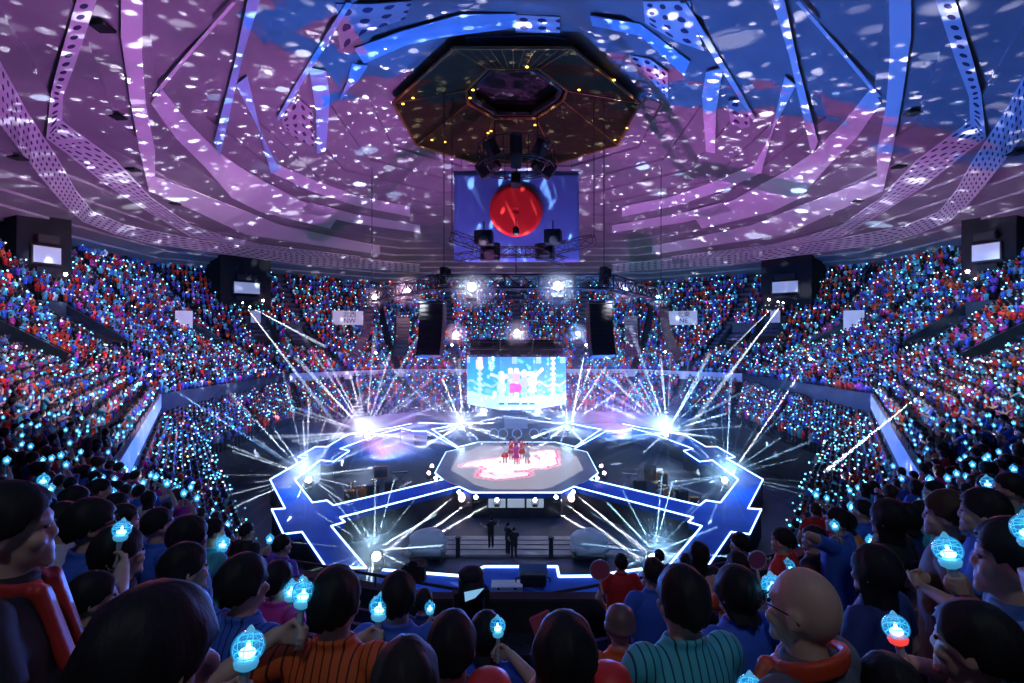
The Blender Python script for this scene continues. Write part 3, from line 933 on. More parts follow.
# platform-edge beams running down to the front corners
for sgn in (-1, 1):
    for k, (px, py, tx, ty) in enumerate([(459, 489, 388, 550), (476, 494, 396, 556), (497, 497, 398, 557)]):
        X = lambda x: CX + (x - 516) * (-sgn) if sgn > 0 else x
        a = WZ(X(px), py + 3, ZS - .2); b = WZ(X(tx), ty, ZS - .9)
        e = lamp_head('edge_beam_lamp', a, ['outermost', 'middle', 'innermost'][k] + f' beam lamp under the platform edge, {"western" if sgn < 0 else "eastern"} trio', 'stage light', 'lens_w', .2)
        beam(e, a, b - a, (b - a).length * 1.0, .75, 90000 * 6, (.82, .85, 1), .08, .06, .3)
# horizontal beams over the wing pits
for sgn in (-1, 1):
    for k, (px, py, tx, ty) in enumerate([(432, 466, 340, 474), (429, 473, 338, 479), (436, 478, 345, 481)]):
        X = lambda x: 2 * 516.5 - x if sgn > 0 else x
        a = WZ(X(px), py, ZS + .3); b = WZ(X(tx), ty, ZS + .5)
        e = lamp_head('wing_beam_lamp', a, ['rear', 'middle', 'front'][k] + f' low beam lamp at the platform edge facing the {"western" if sgn < 0 else "eastern"} wing', 'stage light', 'lens_p', .2)
        beam(e, a, b - a, (b - a).length, .45, 26000 * 3, (.85, .82, 1), .08, .04, .3)
# long single beams through the bowl
LONG = [  # from px,py,depth -> to px,py,depth, power, half angle, where
 ((43, 280, 50), (122, 357, 44), 160000, .22, 'on the nearer western tower, thin beam'),
 ((51, 286, 50), (92, 308, 44), 60000, .5, 'on the nearer western tower, short beam'),
 ((243, 303, 70), (352, 446, 50), 260000, .32, 'on the farther western tower, long beam'),
 ((250, 307, 70), (322, 345, 64), 90000, .8, 'on the farther western tower, short broad beam'),
 ((783, 303, 70), (680, 440, 50), 260000, .5, 'on the farther eastern tower, long beam'),
 ((778, 302, 70), (728, 352, 62), 90000, .5, 'on the farther eastern tower, short beam'),
 ((985, 281, 50), (926, 335, 44), 120000, .3, 'on the nearer eastern tower, upper beam'),
 ((975, 279, 50), (930, 325, 44), 120000, .22, 'on the nearer eastern tower, lower beam'),
 ((810, 359, 44), (733, 472, 40), 260000, .42, 'on the eastern balcony front, long beam'),
 ((921, 394, 17), (790, 500, 36), 160000, .32, 'on the near eastern balcony, long low beam'),
 ((665, 352, 52), (665, 434, 50), 200000, .32, 'at the foot of the slender eastern line array'),
 ((376, 353, 52), (445, 420, 55), 120000, .25, 'at the foot of the slender western line array'),
 ((150, 375, 28), (300, 470, 44), 60000, .5, 'on the western balcony front, faint blue beam'),
 ((586, 345, 52), (572, 420, 60), 200000, .7, 'under the big eastern line array'),
 ((452, 345, 52), (466, 424, 60), 140000, .5, 'under the big western line array'),
]
for (a, b, pw, hf, wh) in LONG:
    A, B = W(*a), W(*b)
    e = lamp_head('beam_spotlight', A, 'small moving-head spotlight ' + wh, 'stage light', 'lens_w', .16 * min(1.0, A.y / 45))
    beam(e, A, B - A, (B - A).length * 1.02, hf, pw * LP, (.72, .84, 1) if 'blue' not in wh else (.2, .5, 1), .045, .05, .3)

# blinders along the lighting truss and under it
for px, py, d, lens, s, wh in [(375, 298, 48.5, 'lens_p', .34, 'at the western end of the lighting truss'), (408, 292, 43, 'lens_p', .38, 'on the western arm of the lighting truss'),
        (472, 288, 36.4, 'lens_w', .46, 'under the lighting truss, western half'), (558, 287, 36.4, 'lens_w', .46, 'under the lighting truss, eastern half'),
        (625, 291, 43, 'lens_b', .34, 'on the eastern arm of the lighting truss'), (658, 298, 48.5, 'lens_b', .30, 'at the eastern end of the lighting truss'),
        (456, 334, 52, 'lens_p', .36, 'on the dark rear grid, western corner'), (517, 333, 52, 'lens_w', .42, 'on the dark rear grid, centre'), (578, 334, 52, 'lens_b', .36, 'on the dark rear grid, eastern corner'),
        (483, 411, 53, 'lens_w', .34, 'under the screen, western lower corner'), (538, 411, 53, 'lens_w', .34, 'under the screen, eastern lower corner')]:
    p = W(px, py, d)
    e = lamp_head('blinder_lamp', p, 'glaring round blinder lamp ' + wh, 'stage light', lens, s)
    cc = {'lens_p': (1, .55, .7), 'lens_w': (.75, .88, 1), 'lens_b': (.15, .55, 1)}[lens]
    bm = BM(); ball(bm, (0, -.1, 0), s * 4.2, 18, 12); obj('glow_haze', bm, glow_mat(.35), e, True)  # haze ball added for the bloom of the blinder
    l = bpy.data.lights.new('flood', 'SPOT'); l.energy = 4500 * s; l.color = cc; l.shadow_soft_size = .12; l.spot_size = R(150); l.spot_blend = .6
    lo = bpy.data.objects.new('flood', l); COL.objects.link(lo); lo.parent = e; lo.location = (0, -s * 1.0, 0); lo.rotation_euler = (R(80), 0, 0)

# low haze hanging over the stage
bm = BM(); ball(bm, (0, 0, 0), (30, 28, 8), 32, 20); hz = obj('stage_haze', bm, glow_mat(.009), None, True)
hz.location = (0, 47, 4.5); tag(hz, 'thin pale haze hanging low over the whole stage', 'haze', kind='stuff')
# ================================================================ towers with small screens, gate signs, vomitories
m_dk = noisy(mat('tower_dark', (.006, .008, .012), .9), (.004, .006, .009), (.008, .011, .015), 1)
m_led2 = mat('tower_screen', (.5, .55, .65), emit=(.42, .50, .72), es=.38)
def tower(px, py, d, w_, h_, side, name, label):
    c = W(px, py, d); yaw = math.atan2(c.x, c.y - 30) * -1
    e = empty('screen_tower', c, yaw, label, 'screen tower')
    bm = BM(); zr = EDGE + 1.4 - c.z
    prism(bm, [(-w_ * 1.0, .3), (w_ * 1.0, .3), (w_ * 1.2, 5.5), (-w_ * 1.2, 5.5)], -h_ * 2.4, zr); bmesh.ops.recalc_face_normals(bm, faces=bm.faces[:]); obj('shaft', bm, m_dk, e)
    bm = BM(); box(bm, (0, .1, 0), (w_ * 1.12, .3, h_ * 1.14), None, .04); fr = obj('screen_frame', bm, M['black'], e)
    bm = BM(); box(bm, (0, -.08, 0), (w_, .06, h_)); obj('screen', bm, m_led2, fr)
    bm = BM(); box(bm, (0, -.1, h_ * .95), (w_ * .8, .6, h_ * .5), None, .05); obj('speaker_box', bm, M['cab'], e)
    bm = BM(); box(bm, (0, -.1, -h_ * .95), (w_ * .9, .5, h_ * .35), None, .05); obj('lamp_box', bm, M['cab'], e)
    bm = BM(); ball(bm, (side * w_ * .62, -.3, -h_ * 1.1), .16, 10, 8); obj('lamp', bm, M['lens_p'], e)
tower(47, 255, 49, 2.1, 1.5, 1, 'a', 'dark tower with small pale screen, nearer western one under the ceiling edge')
tower(247, 288, 73, 3.2, 1.5, 1, 'b', 'dark tower with small pale screen, farther western one')
tower(785, 287, 73, 3.2, 1.5, -1, 'c', 'dark tower with small pale screen, farther eastern one')
tower(986, 252, 49, 2.1, 1.5, -1, 'd', 'dark tower with small pale screen, nearer eastern one under the ceiling edge')

def stand_at(px, py):     # point of the upper stand seen at that picture point
    d_ = Vector(((px - CX) / F, 1, (CY - py) / F))
    s = 8.0
    while s < 130:
        p = CAMP + d_ * s
        t = out_t(p.x, p.y)
        if t > 0 and p.z <= FL0 + rise(t) + .4: return p
        s += .1
    return p
def text_mesh(s, size, ext=.01):
    c = bpy.data.curves.new('t', 'FONT'); c.body = s; c.size = size; c.align_x = 'CENTER'; c.align_y = 'CENTER'; c.extrude = ext
    o = bpy.data.objects.new('t', c); COL.objects.link(o)
    me = bpy.data.meshes.new_from_object(o.evaluated_get(bpy.context.evaluated_depsgraph_get()))
    bpy.data.objects.remove(o); return me
def sign(px, py, w_, h_, lines, label, yaw=None):
    c = stand_at(px, py) + Vector((0, 0, .0))
    d = Vector((c.x, c.y - 30)).normalized()
    c = c - Vector((d.x, d.y, 0)) * .9 + Vector((0, 0, 1.5 if lines else .7))
    yaw = math.atan2(-c.x, c.y - 20) if yaw is None else yaw
    e = empty('gate_sign', c, yaw, label, 'sign')
    bm = BM(); box(bm, (0, 0, 0), (w_, .12, h_), None, .03); obj('board', bm, mat('sign_board', (.62, .62, .66), .6, emit=(.5, .5, .58), es=.22), e)
    for k, s in enumerate(lines):
        me = text_mesh(s, h_ * .46)
        o = link('lettering', me, M['ink'], e); o.rotation_euler = (PI / 2, 0, 0); o.location = (w_ * .05, -.075, h_ * (.22 - .44 * k))
    for q in (-1, 1):
        bm = BM(); box(bm, (q * w_ * .4, .1, -h_ * .8), (.12, .12, h_ * 1.1)); obj('post', bm, M['steel'], e)
sign(347, 328, 4.4, 2.1, ['北西', 'NW'], 'white gate sign lettered NW in the north-western upper stand')
sign(683, 328, 4.4, 2.1, ['北東', 'NE'], 'white gate sign lettered NE in the north-eastern upper stand')
sign(181, 327, 1.7, 2.3, [], 'narrow blank white board beside the western stand gateway', yaw=R(30))
sign(857, 327, 2.0, 2.3, [], 'narrow white board beside the eastern stand gateway', yaw=R(-30))
sign(777, 322, 1.2, 1.6, [], 'small white board right of the farther eastern tower', yaw=R(-25))
sign(254, 322, 1.2, 1.6, [], 'small white board below the farther western tower', yaw=R(25))

m_vom = noisy(mat('gateway_wall', (.03, .06, .07), .7), (.025, .045, .055), (.04, .075, .085), 1)
VOM = [(198, 334, 'behind the narrow western white board'), (840, 334, 'beside the narrow eastern white board'), (85, 330, 'below the nearer western tower'), (947, 330, 'below the nearer eastern tower'),
       (18, 348, 'at the western picture edge'), (1010, 348, 'at the eastern picture edge'), (262, 334, 'below the farther western tower'), (768, 334, 'below the farther eastern tower'),
       (300, 340, 'west of the north-western sign'), (735, 340, 'east of the north-eastern sign')]
vom_pts = []
for px, py, wh in VOM:
    c = stand_at(px, py); t = out_t(c.x, c.y)
    i = max(range(NV), key=lambda q: NRM[q].dot(Vector((c.x, c.y)) - RAIL[q]))
    n = NRM[i]; yaw = math.atan2(-n.x, n.y)
    zb = FL0 + rise(t)
    e = empty('gateway', (c.x, c.y, zb), yaw, 'dark sloping gateway wall cut in the stand ' + wh, 'gateway', 'gateways of the upper stand')
    for s in (-1, 1):
        bm = BM()
        h0, h1 = rise(t - 2.6) - rise(t), rise(t + 2.8) - rise(t)
        pr = [(-2.6, h0 - .2), (2.8, h1 - .3), (2.8, h1 + .75), (-2.6, max(h0 + 1.1, 1.0 + h0))]
        a = [bm.verts.new((s * 1.5 - .1, y, z)) for y, z in pr]; b = [bm.verts.new((s * 1.5 + .1, y, z)) for y, z in pr]
        bm.faces.new(a); bm.faces.new(b[::-1])
        for k in range(4): bm.faces.new((a[k], b[k], b[(k + 1) % 4], a[(k + 1) % 4]))
        bmesh.ops.recalc_face_normals(bm, faces=bm.faces[:])
        sw = obj('side_wall', bm, m_vom, e)
        bm = BM(); tube(bm, (s * 1.5, -2.6, pr[3][1] + .12), (s * 1.5, 2.8, pr[2][1] + .12), .03, seg=6); obj('handrail', bm, M['steel'], sw)
    bm = BM(); box(bm, (0, 2.75, rise(t + 2.8) - rise(t) + .1), (3.0, .2, 1.6)); obj('back_wall', bm, m_vom, e)
    bm = BM(); box(bm, (0, .1, rise(t) - rise(t) + .06), (2.8, 5.2, .1), Matrix.Rotation(.28, 3, 'X')); obj('ramp', bm, m_conc, e)
    vom_pts.append((c.x, c.y, n))
# ================================================================ things on the arena floor
m_plank = noisy(mat('pit_boards', (.34, .30, .26), .5), (.28, .25, .22), (.38, .34, .30), .9)
def fl(px, py): return WZ(px, py, 0.0)
# lit board floor in front of the stage
bm = BM()
prism(bm, [fl(402, 557)[:2], fl(630, 557)[:2], fl(607, 538)[:2], fl(425, 538)[:2]], 0.0, .12)
bmesh.ops.recalc_face_normals(bm, faces=bm.faces[:])
e = empty('pit_platform', (0, 29, 0), label='low pale boarded platform on the arena floor before the stage', cat='platform')
under(e, obj('boards', bm, m_plank))
bm = BM()
for f in (.25, .5, .75):
    a, b = fl(425, 538).lerp(fl(402, 557), f), fl(607, 538).lerp(fl(630, 557), f)
    tube(bm, (a.x, a.y, .13), (b.x, b.y, .13), .02, seg=4)
under(e, obj('seam_batten', bm, M['steel']))
for px in (458, 551):
    p = fl(px, 557)
    bm = BM(); tube(bm, (p.x, p.y, 0), (p.x, p.y, 1.0), .12, .12, 10); tube(bm, (p.x, p.y, 1.0), (p.x, p.y, 1.06), .16, .16, 10)
    tag(obj('bollard', bm, M['black']), f'short black bollard at the {"western" if px < 516 else "eastern"} front edge of the pit platform', 'bollard')
# front deck with its light line
ZD = .9
fd_ = empty('front_deck', (0, 26, 0), label='blue front deck with a stepped white light line, below the balcony', cat='deck')
FR = [(380, 570.5), (458, 576.6), (485, 567.5), (557, 567.5), (559, 577.4), (592, 577), (655, 568), (668, 590), (520, 606), (366, 590)]
FRz = [WZ(x, y, ZD) for x, y in FR]
bm = BM(); prism(bm, [p[:2] for p in FRz], 0.0, ZD); bmesh.ops.recalc_face_normals(bm, faces=bm.faces[:])
under(fd_, obj('deck', bm, m_deck))
bm = BM()
for a, b in zip(FRz[:7], FRz[1:7]): tube(bm, a + Vector((0, 0, .04)), b + Vector((0, 0, .04)), .06, seg=6)
under(fd_, obj('led_outline', bm, M['led']))
# covered carts
def cart(px, py, label):
    p = fl(px, py)
    e = empty('covered_cart', (p.x, p.y, 0), label=label, cat='cart')
    bm = BM(); ball(bm, (0, 0, .95), (1.0, .7, .62), 18, 12); box(bm, (.0, 0, .62), (1.9, 1.3, .8), None, .25)
    for v in bm.verts: v.co.x += .05 * math.sin(v.co.z * 9 + v.co.y * 4); v.co.y += .05 * math.sin(v.co.x * 7)
    obj('cover', bm, mat('cart_cover', (.78, .78, .82), .6), e, True)
    bm = BM(); box(bm, (0, 0, .2), (1.8, 1.1, .1), None, .02); obj('chassis', bm, M['steel'], e)
    for sx in (-1, 1):
        for sy in (-1, 1):
            bm = BM(); tube(bm, (sx * .75, sy * .5 - .04, .1), (sx * .75, sy * .5 + .04, .1), .1, .1, 14); obj('wheel', bm, M['black'], e)
cart(428, 558, 'white sheeted cart west of the pit platform'); cart(589, 558, 'white sheeted cart east of the pit platform')
# monitor and white case on the deck
p = WZ(533, 588, ZD)
e = empty('stage_monitor', p, label='black boxy monitor on short legs at the middle of the front deck', cat='monitor')
bm = BM(); box(bm, (0, 0, .36), (1.1, .42, .5), None, .05); obj('cabinet', bm, M['cab'], e)
bm = BM(); box(bm, (0, -.22, .36), (.92, .02, .36)); obj('screen', bm, M['black'], e)
for s in (-1, 1):
    bm = BM(); tube(bm, (s * .55, 0, .46), (s * .74, -.04, .44), .03, seg=6); tube(bm, (s * .74, -.04, .44), (s * .72, -.04, .26), .03, seg=6); obj('handle', bm, M['black'], e)
    bm = BM(); tube(bm, (s * .4, 0, 0), (s * .4, 0, .14), .04, seg=6); obj('leg', bm, M['steel'], e)
p = WZ(507, 590, ZD)
e = empty('white_case', p, label='flat white equipment case lying on the front deck beside the monitor', cat='case')
bm = BM(); box(bm, (0, 0, .12), (1.3, .7, .24), None, .03); obj('body', bm, mat('case_white', (.7, .7, .76), .5), e)
bm = BM(); box(bm, (0, 0, .255), (1.32, .72, .04), None, .015); obj('lid', bm, M['white'], e)
for s in (-.35, .35):
    bm = BM(); box(bm, (s, -.36, .22), (.1, .03, .08)); obj('latch', bm, M['steel'], e)
p = WZ(533, 580, ZD)
e = empty('upright_panel', p, label='pale blue upright panel standing on the front deck behind the monitor', cat='panel')
bm = BM(); box(bm, (0, 0, .38), (1.25, .05, .68), None, .02); obj('board', bm, mat('pale_panel', (.22, .36, .66), .4), e)
bm = BM(); box(bm, (0, 0, .03), (1.25, .4, .05), None, .015); obj('foot', bm, M['steel'], e)

# instruments and amplifiers in the two wing pits
m_or = mat('amp_orange', (.55, .2, .05), .6)
def drum_kit(c, label):
    e = empty('drum_kit', c, R(rnd.uniform(-20, 20)), label, 'drum kit')
    m_d = mat('drum_shell', (.5, .18, .06), .3); m_c = mat('cymbal_brass', (.7, .5, .15), .25, .9)
    bm = BM(); tube(bm, (0, -.3, .35), (0, .25, .35), .35, .35, 18); obj('bass_drum', bm, m_d, e)
    for x, y, z, r in ((-.3, -.05, .75, .17), (.12, -.05, .75, .18), (.65, .3, .45, .24), (-.6, .35, .6, .18)):
        bm = BM(); tube(bm, (x, y, z - .12), (x, y, z + .12), r, r, 14); obj('tom', bm, m_d, e)
    for x, y, z in ((-.75, -.05, 1.15), (.75, -.05, 1.2), (-.95, .3, .95)):
        bm = BM(); tube(bm, (x, y, z), (x, y, z + .04), .26, .04, 16); s_ = obj('cymbal', bm, m_c, e)
        bm = BM(); tube(bm, (x, y, 0), (x, y, z), .02, seg=5); obj('stand', bm, M['steel'], s_)
def amp(c, w_, h_, m, label):
    e = empty('amplifier', c, R(rnd.uniform(-15, 15)), label, 'amplifier', 'amplifiers in the wing pits')
    bm = BM(); box(bm, (0, 0, h_ / 2), (w_, .45, h_), None, .03); obj('cabinet', bm, m, e)
    bm = BM(); box(bm, (0, -.235, h_ * .45), (w_ * .86, .02, h_ * .7)); obj('grille', bm, M['cab'], e)
    bm = BM(); box(bm, (0, -.235, h_ * .9), (w_ * .86, .02, h_ * .12)); obj('panel', bm, M['steel'], e)
def keyboard(c, label):
    e = empty('keyboard', c, R(rnd.uniform(-30, 30)), label, 'keyboard')
    bm = BM(); box(bm, (0, 0, .95), (1.3, .35, .1), None, .02); obj('body', bm, M['cab'], e)
    bm = BM()
    for k in range(22): box(bm, (-.58 + .055 * k, -.07, 1.005), (.048, .18, .02))
    obj('keys', bm, M['white'], e)
    bm = BM()
    for s in (-1, 1): tube(bm, (-.5 * s, -.1, 0), (.5 * s, .1, .9), .02, seg=5)
    obj('stand', bm, M['steel'], e)
drum_kit(fl(363, 497), 'small orange-shelled drum kit in the western wing pit')
drum_kit(fl(668, 497), 'small drum kit in the eastern wing pit')
for k, (px, py, w_, h_, m, wh) in enumerate([(381, 478, 1.2, 1.0, m_or, 'orange amplifier in the western wing pit, rear'), (350, 500, .8, .7, m_or, 'orange amplifier by the front western runway'), (373, 500, .9, 1.1, M['cab'], 'black amplifier beside the western drum kit'),
        (390, 492, .8, .8, M['cab'], 'black amplifier east of the western drum kit'), (650, 480, 1.0, 1.2, M['cab'], 'tall black amplifier in the eastern wing pit'), (682, 500, .8, .7, M['cab'], 'low black amplifier by the front eastern runway'),
        (640, 492, .9, .9, M['cab'], 'square black amplifier in the eastern wing pit'), (662, 484, .9, .9, m_or, 'orange amplifier in the eastern wing pit'), (694, 504, .7, .5, m_or, 'small orange amplifier at the eastern pit corner')]):
    amp(fl(px, py), w_, h_, m, wh)
keyboard(fl(400, 484), 'electric keyboard on crossed legs in the western wing pit'); keyboard(fl(630, 486), 'electric keyboard on crossed legs in the eastern wing pit')
# round mirrored props standing in the rear pit
m_ring = mat('prop_ring', (.3, .55, .8), .2, .5, emit=(.2, .45, .8), es=.5)
for k, px in enumerate((494, 503, 517, 534, 545)):
    p = WZ(px, 436, .3)
    bm = BM(); rr0 = .55
    for q in range(18):
        a, b = 2 * PI * q / 18, 2 * PI * (q + 1) / 18
        tube(bm, (p.x + rr0 * math.cos(a), p.y, .6 + rr0 * math.sin(a)), (p.x + rr0 * math.cos(b), p.y, .6 + rr0 * math.sin(b)), .05, seg=5)
    box(bm, (p.x, p.y, .03), (.5, .4, .06))
    tag(obj('hoop_prop', bm, m_ring), f'upright pale blue hoop in the rear pit, {ORD[k + 1]} counting from the west', 'hoop', 'hoops in the rear pit')
# dish-shaped lamps at the foot of the lower stand
for k, (px, py) in enumerate([(295, 423), (311, 422), (321, 421), (413, 410), (426, 409), (608, 410), (620, 409), (715, 423), (727, 424), (735, 424), (842, 468), (850, 470)]):
    p = WZ(px, py, 1.6)
    e = empty('floor_lamp', (p.x, p.y, 0), label=f'small white crescent lamp on a pole by the arena wall, {ORD[k + 1]} from the west', cat='lamp', group='crescent lamps along the arena wall')
    bm = BM(); tube(bm, (0, 0, 0), (0, 0, 1.5), .04, seg=6); tube(bm, (0, 0, 0), (0, 0, .05), .3, .3, 12); obj('pole', bm, M['steel'], e)
    bm = BM(); ball(bm, (0, -.1, 1.6), (.26, .15, .26), 12, 8); obj('head', bm, mat('crescent_lamp', (1, 1, 1), emit=(.8, .88, 1), es=1.5) if k == 0 else bpy.data.materials['crescent_lamp'], e)
# audio desk in front row gap: moving head and rail wall at the near balcony front
bm = BM()
a, b = W(417, 598, 7.3), W(640, 598, 7.3)
box(bm, ((a.x + b.x) / 2, 7.35, (a.z + FL0) / 2), (b.x - a.x, .25, a.z - FL0 + .02), None, .02)
structure('wall_camera_bay', bm, noisy(mat('bay_wall', (.015, .018, .025), .8), (.012, .014, .02), (.022, .026, .035), 3))
p = W(471, 588, 6.6)
e = empty('moving_head', p, R(15), 'large black moving-head spotlight standing at the balcony rail, blue glint inside', 'spotlight')
bm = BM(); box(bm, (0, 0, -.62), (.34, .34, .16), None, .03); obj('base', bm, M['cab'], e)
bm = BM()
for s in (-1, 1): box(bm, (s * .19, 0, -.3), (.06, .2, .62), None, .03)
obj('yoke', bm, M['black'], e)
bm = BM(); box(bm, (0, 0, .0), (.30, .30, .42), None, .09); ball(bm, (0, 0, .18), (.16, .16, .1), 14, 10); obj('head', bm, M['cab'], e, True)
bm = BM(); prs = [(-.11, .03), (.13, .05), (.02, -.05), (-.10, -.08)]
va = [bm.verts.new((x, -.165, z)) for x, z in prs]; vb = [bm.verts.new((x, -.15, z)) for x, z in prs]
bm.faces.new(va); bm.faces.new(vb[::-1])
for k in range(4): bm.faces.new((va[k], vb[k], vb[(k + 1) % 4], va[(k + 1) % 4]))
obj('display_glint', bm, mat('glint_blue', (.2, .5, .8), emit=(.25, .55, .85), es=.8), e)  # blue glint painted as a small glowing plate
bm = BM(); tube(bm, (0, 0, -.7), (0, 0, FL0 - p.z), .06, seg=8); tube(bm, (0, 0, FL0 - p.z + .04), (0, 0, FL0 - p.z), .3, .3, 16); obj('stand', bm, M['black'], e)
# low equipment desk beside it
p = W(535, 612, 6.9)
e = empty('control_desk', (p.x, p.y, FL0), 0, 'dark control desk with small knobs behind the balcony rail', 'desk')
bm = BM(); box(bm, (0, 0, .68), (.95, .45, .08), Matrix.Rotation(.15, 3, 'X'), .02); obj('top', bm, M['cab'], e)
for sx in (-1, 1):
    for sy in (-1, 1):
        bm = BM(); tube(bm, (sx * .42, sy * .17, 0), (sx * .42, sy * .17, .66), .02, seg=6); obj('leg', bm, M['steel'], e)
for k in range(9):
    bm = BM(); tube(bm, (-.36 + .09 * k, -.05 + .06 * (k % 2), .71), (-.36 + .09 * k, -.05 + .06 * (k % 2), .75), .018, seg=8); obj('knob', bm, M['steel'], e)
# ================================================================ people
m_skin = noisy(mat('skin', (.55, .33, .25), .55), (.50, .29, .22), (.58, .36, .27), 12)
m_hair = mat('hair', (.010, .009, .009), .6, spec=.25); nt = m_hair.node_tree
tc = add(m_hair, 'ShaderNodeTexCoord'); wv = add(m_hair, 'ShaderNodeTexNoise'); mp = add(m_hair, 'ShaderNodeMapping')
mp.inputs['Scale'].default_value = (60, 60, 6); wv.inputs['Scale'].default_value = 2
oi = add(m_hair, 'ShaderNodeObjectInfo')
bp = add(m_hair, 'ShaderNodeBump'); bp.inputs['Strength'].default_value = .25; bp.inputs['Distance'].default_value = .006
nt.links.new(tc.outputs['Object'], mp.inputs[0]); nt.links.new(mp.outputs[0], wv.inputs['Vector'])
nt.links.new(wv.outputs['Fac'], bp.inputs['Height']); nt.links.new(bp.outputs['Normal'], bsdf(m_hair).inputs['Normal'])
nt.links.new(oi.outputs['Color'], bsdf(m_hair).inputs['Base Color'])
m_shirt = objcol_mat('shirt_cloth'); m_pin = objcol_mat('pinstripe_jersey', stripes=True)
m_trs = objcol_mat('trouser_cloth'); m_eye = mat('eye_dark', (.02, .015, .012), .2)
m_acc = objcol_mat('accessory', rough=.5, bump=0.0)
DG = lambda: bpy.context.evaluated_depsgraph_get()

def rcone(bm, a, b, ra, rb, seg=12):
    a, b = Vector(a), Vector(b)
    ball(bm, a, ra, seg, max(6, seg // 2 + 1)); ball(bm, b, rb, seg, max(6, seg // 2 + 1))
    if (b - a).length > 1e-4: tube(bm, a, b, ra, rb, seg)

def rings_loft(bm, rs, seg=20):
    prev = None; first = None
    for z, rx, ry, y0 in rs:
        cur = [bm.verts.new((rx * math.cos(2 * PI * k / seg), y0 + ry * math.sin(2 * PI * k / seg), z)) for k in range(seg)]
        if prev:
            for k in range(seg):
                j = (k + 1) % seg; bm.faces.new((prev[k], prev[j], cur[j], cur[k]))
        else: bm.faces.new(cur[::-1])
        prev = cur
    bm.faces.new(prev)

def fuse(bm, name, vox, smooth=2, m=None):
    """one continuous skin over everything in bm"""
    me = bpy.data.meshes.new(name); bm.to_mesh(me); bm.free()
    o = bpy.data.objects.new('tmp', me); TMP.objects.link(o)
    r = o.modifiers.new('r', 'REMESH'); r.mode = 'VOXEL'; r.voxel_size = vox; r.use_smooth_shade = True
    if smooth:
        s = o.modifiers.new('s', 'SMOOTH'); s.factor = .5; s.iterations = smooth
    TMPL.update(); dg = TMPL.depsgraph
    out = bpy.data.meshes.new_from_object(o.evaluated_get(dg))
    out.name = name
    out.polygons.foreach_set('use_smooth', [True] * len(out.polygons))
    bpy.data.objects.remove(o); bpy.data.meshes.remove(me)
    if m: out.materials.clear(); out.materials.append(m)
    return out
# a workshop scene so that fusing does not re-evaluate the arena
TMPS = bpy.data.scenes.new('workshop'); TMP = TMPS.collection; TMPL = TMPS.view_layers[0]

def ik(S_, T, l1, l2, pole):
    d = T - S_; L = min(d.length, l1 + l2 - .01); d.normalize(); T = S_ + d * L
    a = (l1 * l1 - l2 * l2 + L * L) / (2 * L); h = math.sqrt(max(0, l1 * l1 - a * a))
    p = (pole - d * pole.dot(d)).normalized()
    return S_ + d * a + p * h, T

def hand(bm, w_, u, n, s, grip):
    """palm, four fingers and thumb; u along the hand, n out of the palm, s towards the thumb"""
    k0 = w_ + u * .085
    for i, o_ in enumerate((.031, .010, -.011, -.031)):
        rcone(bm, w_ + s * o_ * .55, k0 + s * o_, .013, .0125, 8)
    rcone(bm, w_ + u * .03 + s * .02, w_ + u * .06 - s * .018, .016, .016, 8)
    ln = (.040, .045, .042, .034)
    for i, o_ in enumerate((.031, .010, -.011, -.031)):
        p = k0 + s * o_; a = ln[i]
        if grip:
            q = [u * .45 + n * .85, -u * .35 + n * .9, -u * .95 - n * .05]
        else:
            q = [u * .93 + n * (.25 + .05 * i), u * .75 + n * (.55 + .05 * i), u * .45 + n * .8]
        for k, v in enumerate(q):
            v = v.normalized() * a * (1, .72, .6)[k]; rcone(bm, p, p + v, .0095 - .001 * k, .0088 - .001 * k, 8); p = p + v
    t0 = w_ + u * .03 + s * .028
    t1 = t0 + (u * .55 + s * .5 + n * .45).normalized() * .038
    t2 = t1 + ((u * .55 + n * .8 - s * .1) if grip else (u * .9 + n * .2)).normalized() * .03
    t3 = t2 + ((-s * .5 + n * .35 + u * .4) if grip else (u * .95 + n * .2)).normalized() * .024
    rcone(bm, t0, t1, .013, .0115, 8); rcone(bm, t1, t2, .0115, .010, 8); rcone(bm, t2, t3, .010, .008, 8)

SHO = {1: Vector((.175, -.01, 1.385)), -1: Vector((-.175, -.01, 1.385))}
def arm_frame(side, T, grip, axis=None):
    T = Vector(T); pole = Vector((side * .75, -.25, -.8))
    S_ = SHO[side]
    wr = T.copy()
    E, wr = ik(S_, wr, .285, .255, pole)
    f = (wr - E).normalized()
    if grip:
        ax = Vector(axis or (0, .15, 1)).normalized()
        u = f - ax * f.dot(ax)
        if u.length < .25: u = Vector((-side * .5, .9, 0)); u = u - ax * u.dot(ax)
        u.normalize(); s = ax; n = s.cross(u) * (1 if side > 0 else -1)
        n = u.cross(s) * (-side)
    else:
        u = f; s = (Vector((0, .6, 1)) - f * f.dot(Vector((0, .6, 1)))).normalized(); n = Vector((-side, 0, 0)); n = (n - f * n.dot(f)).normalized()
    return S_, E, wr, u, n, s

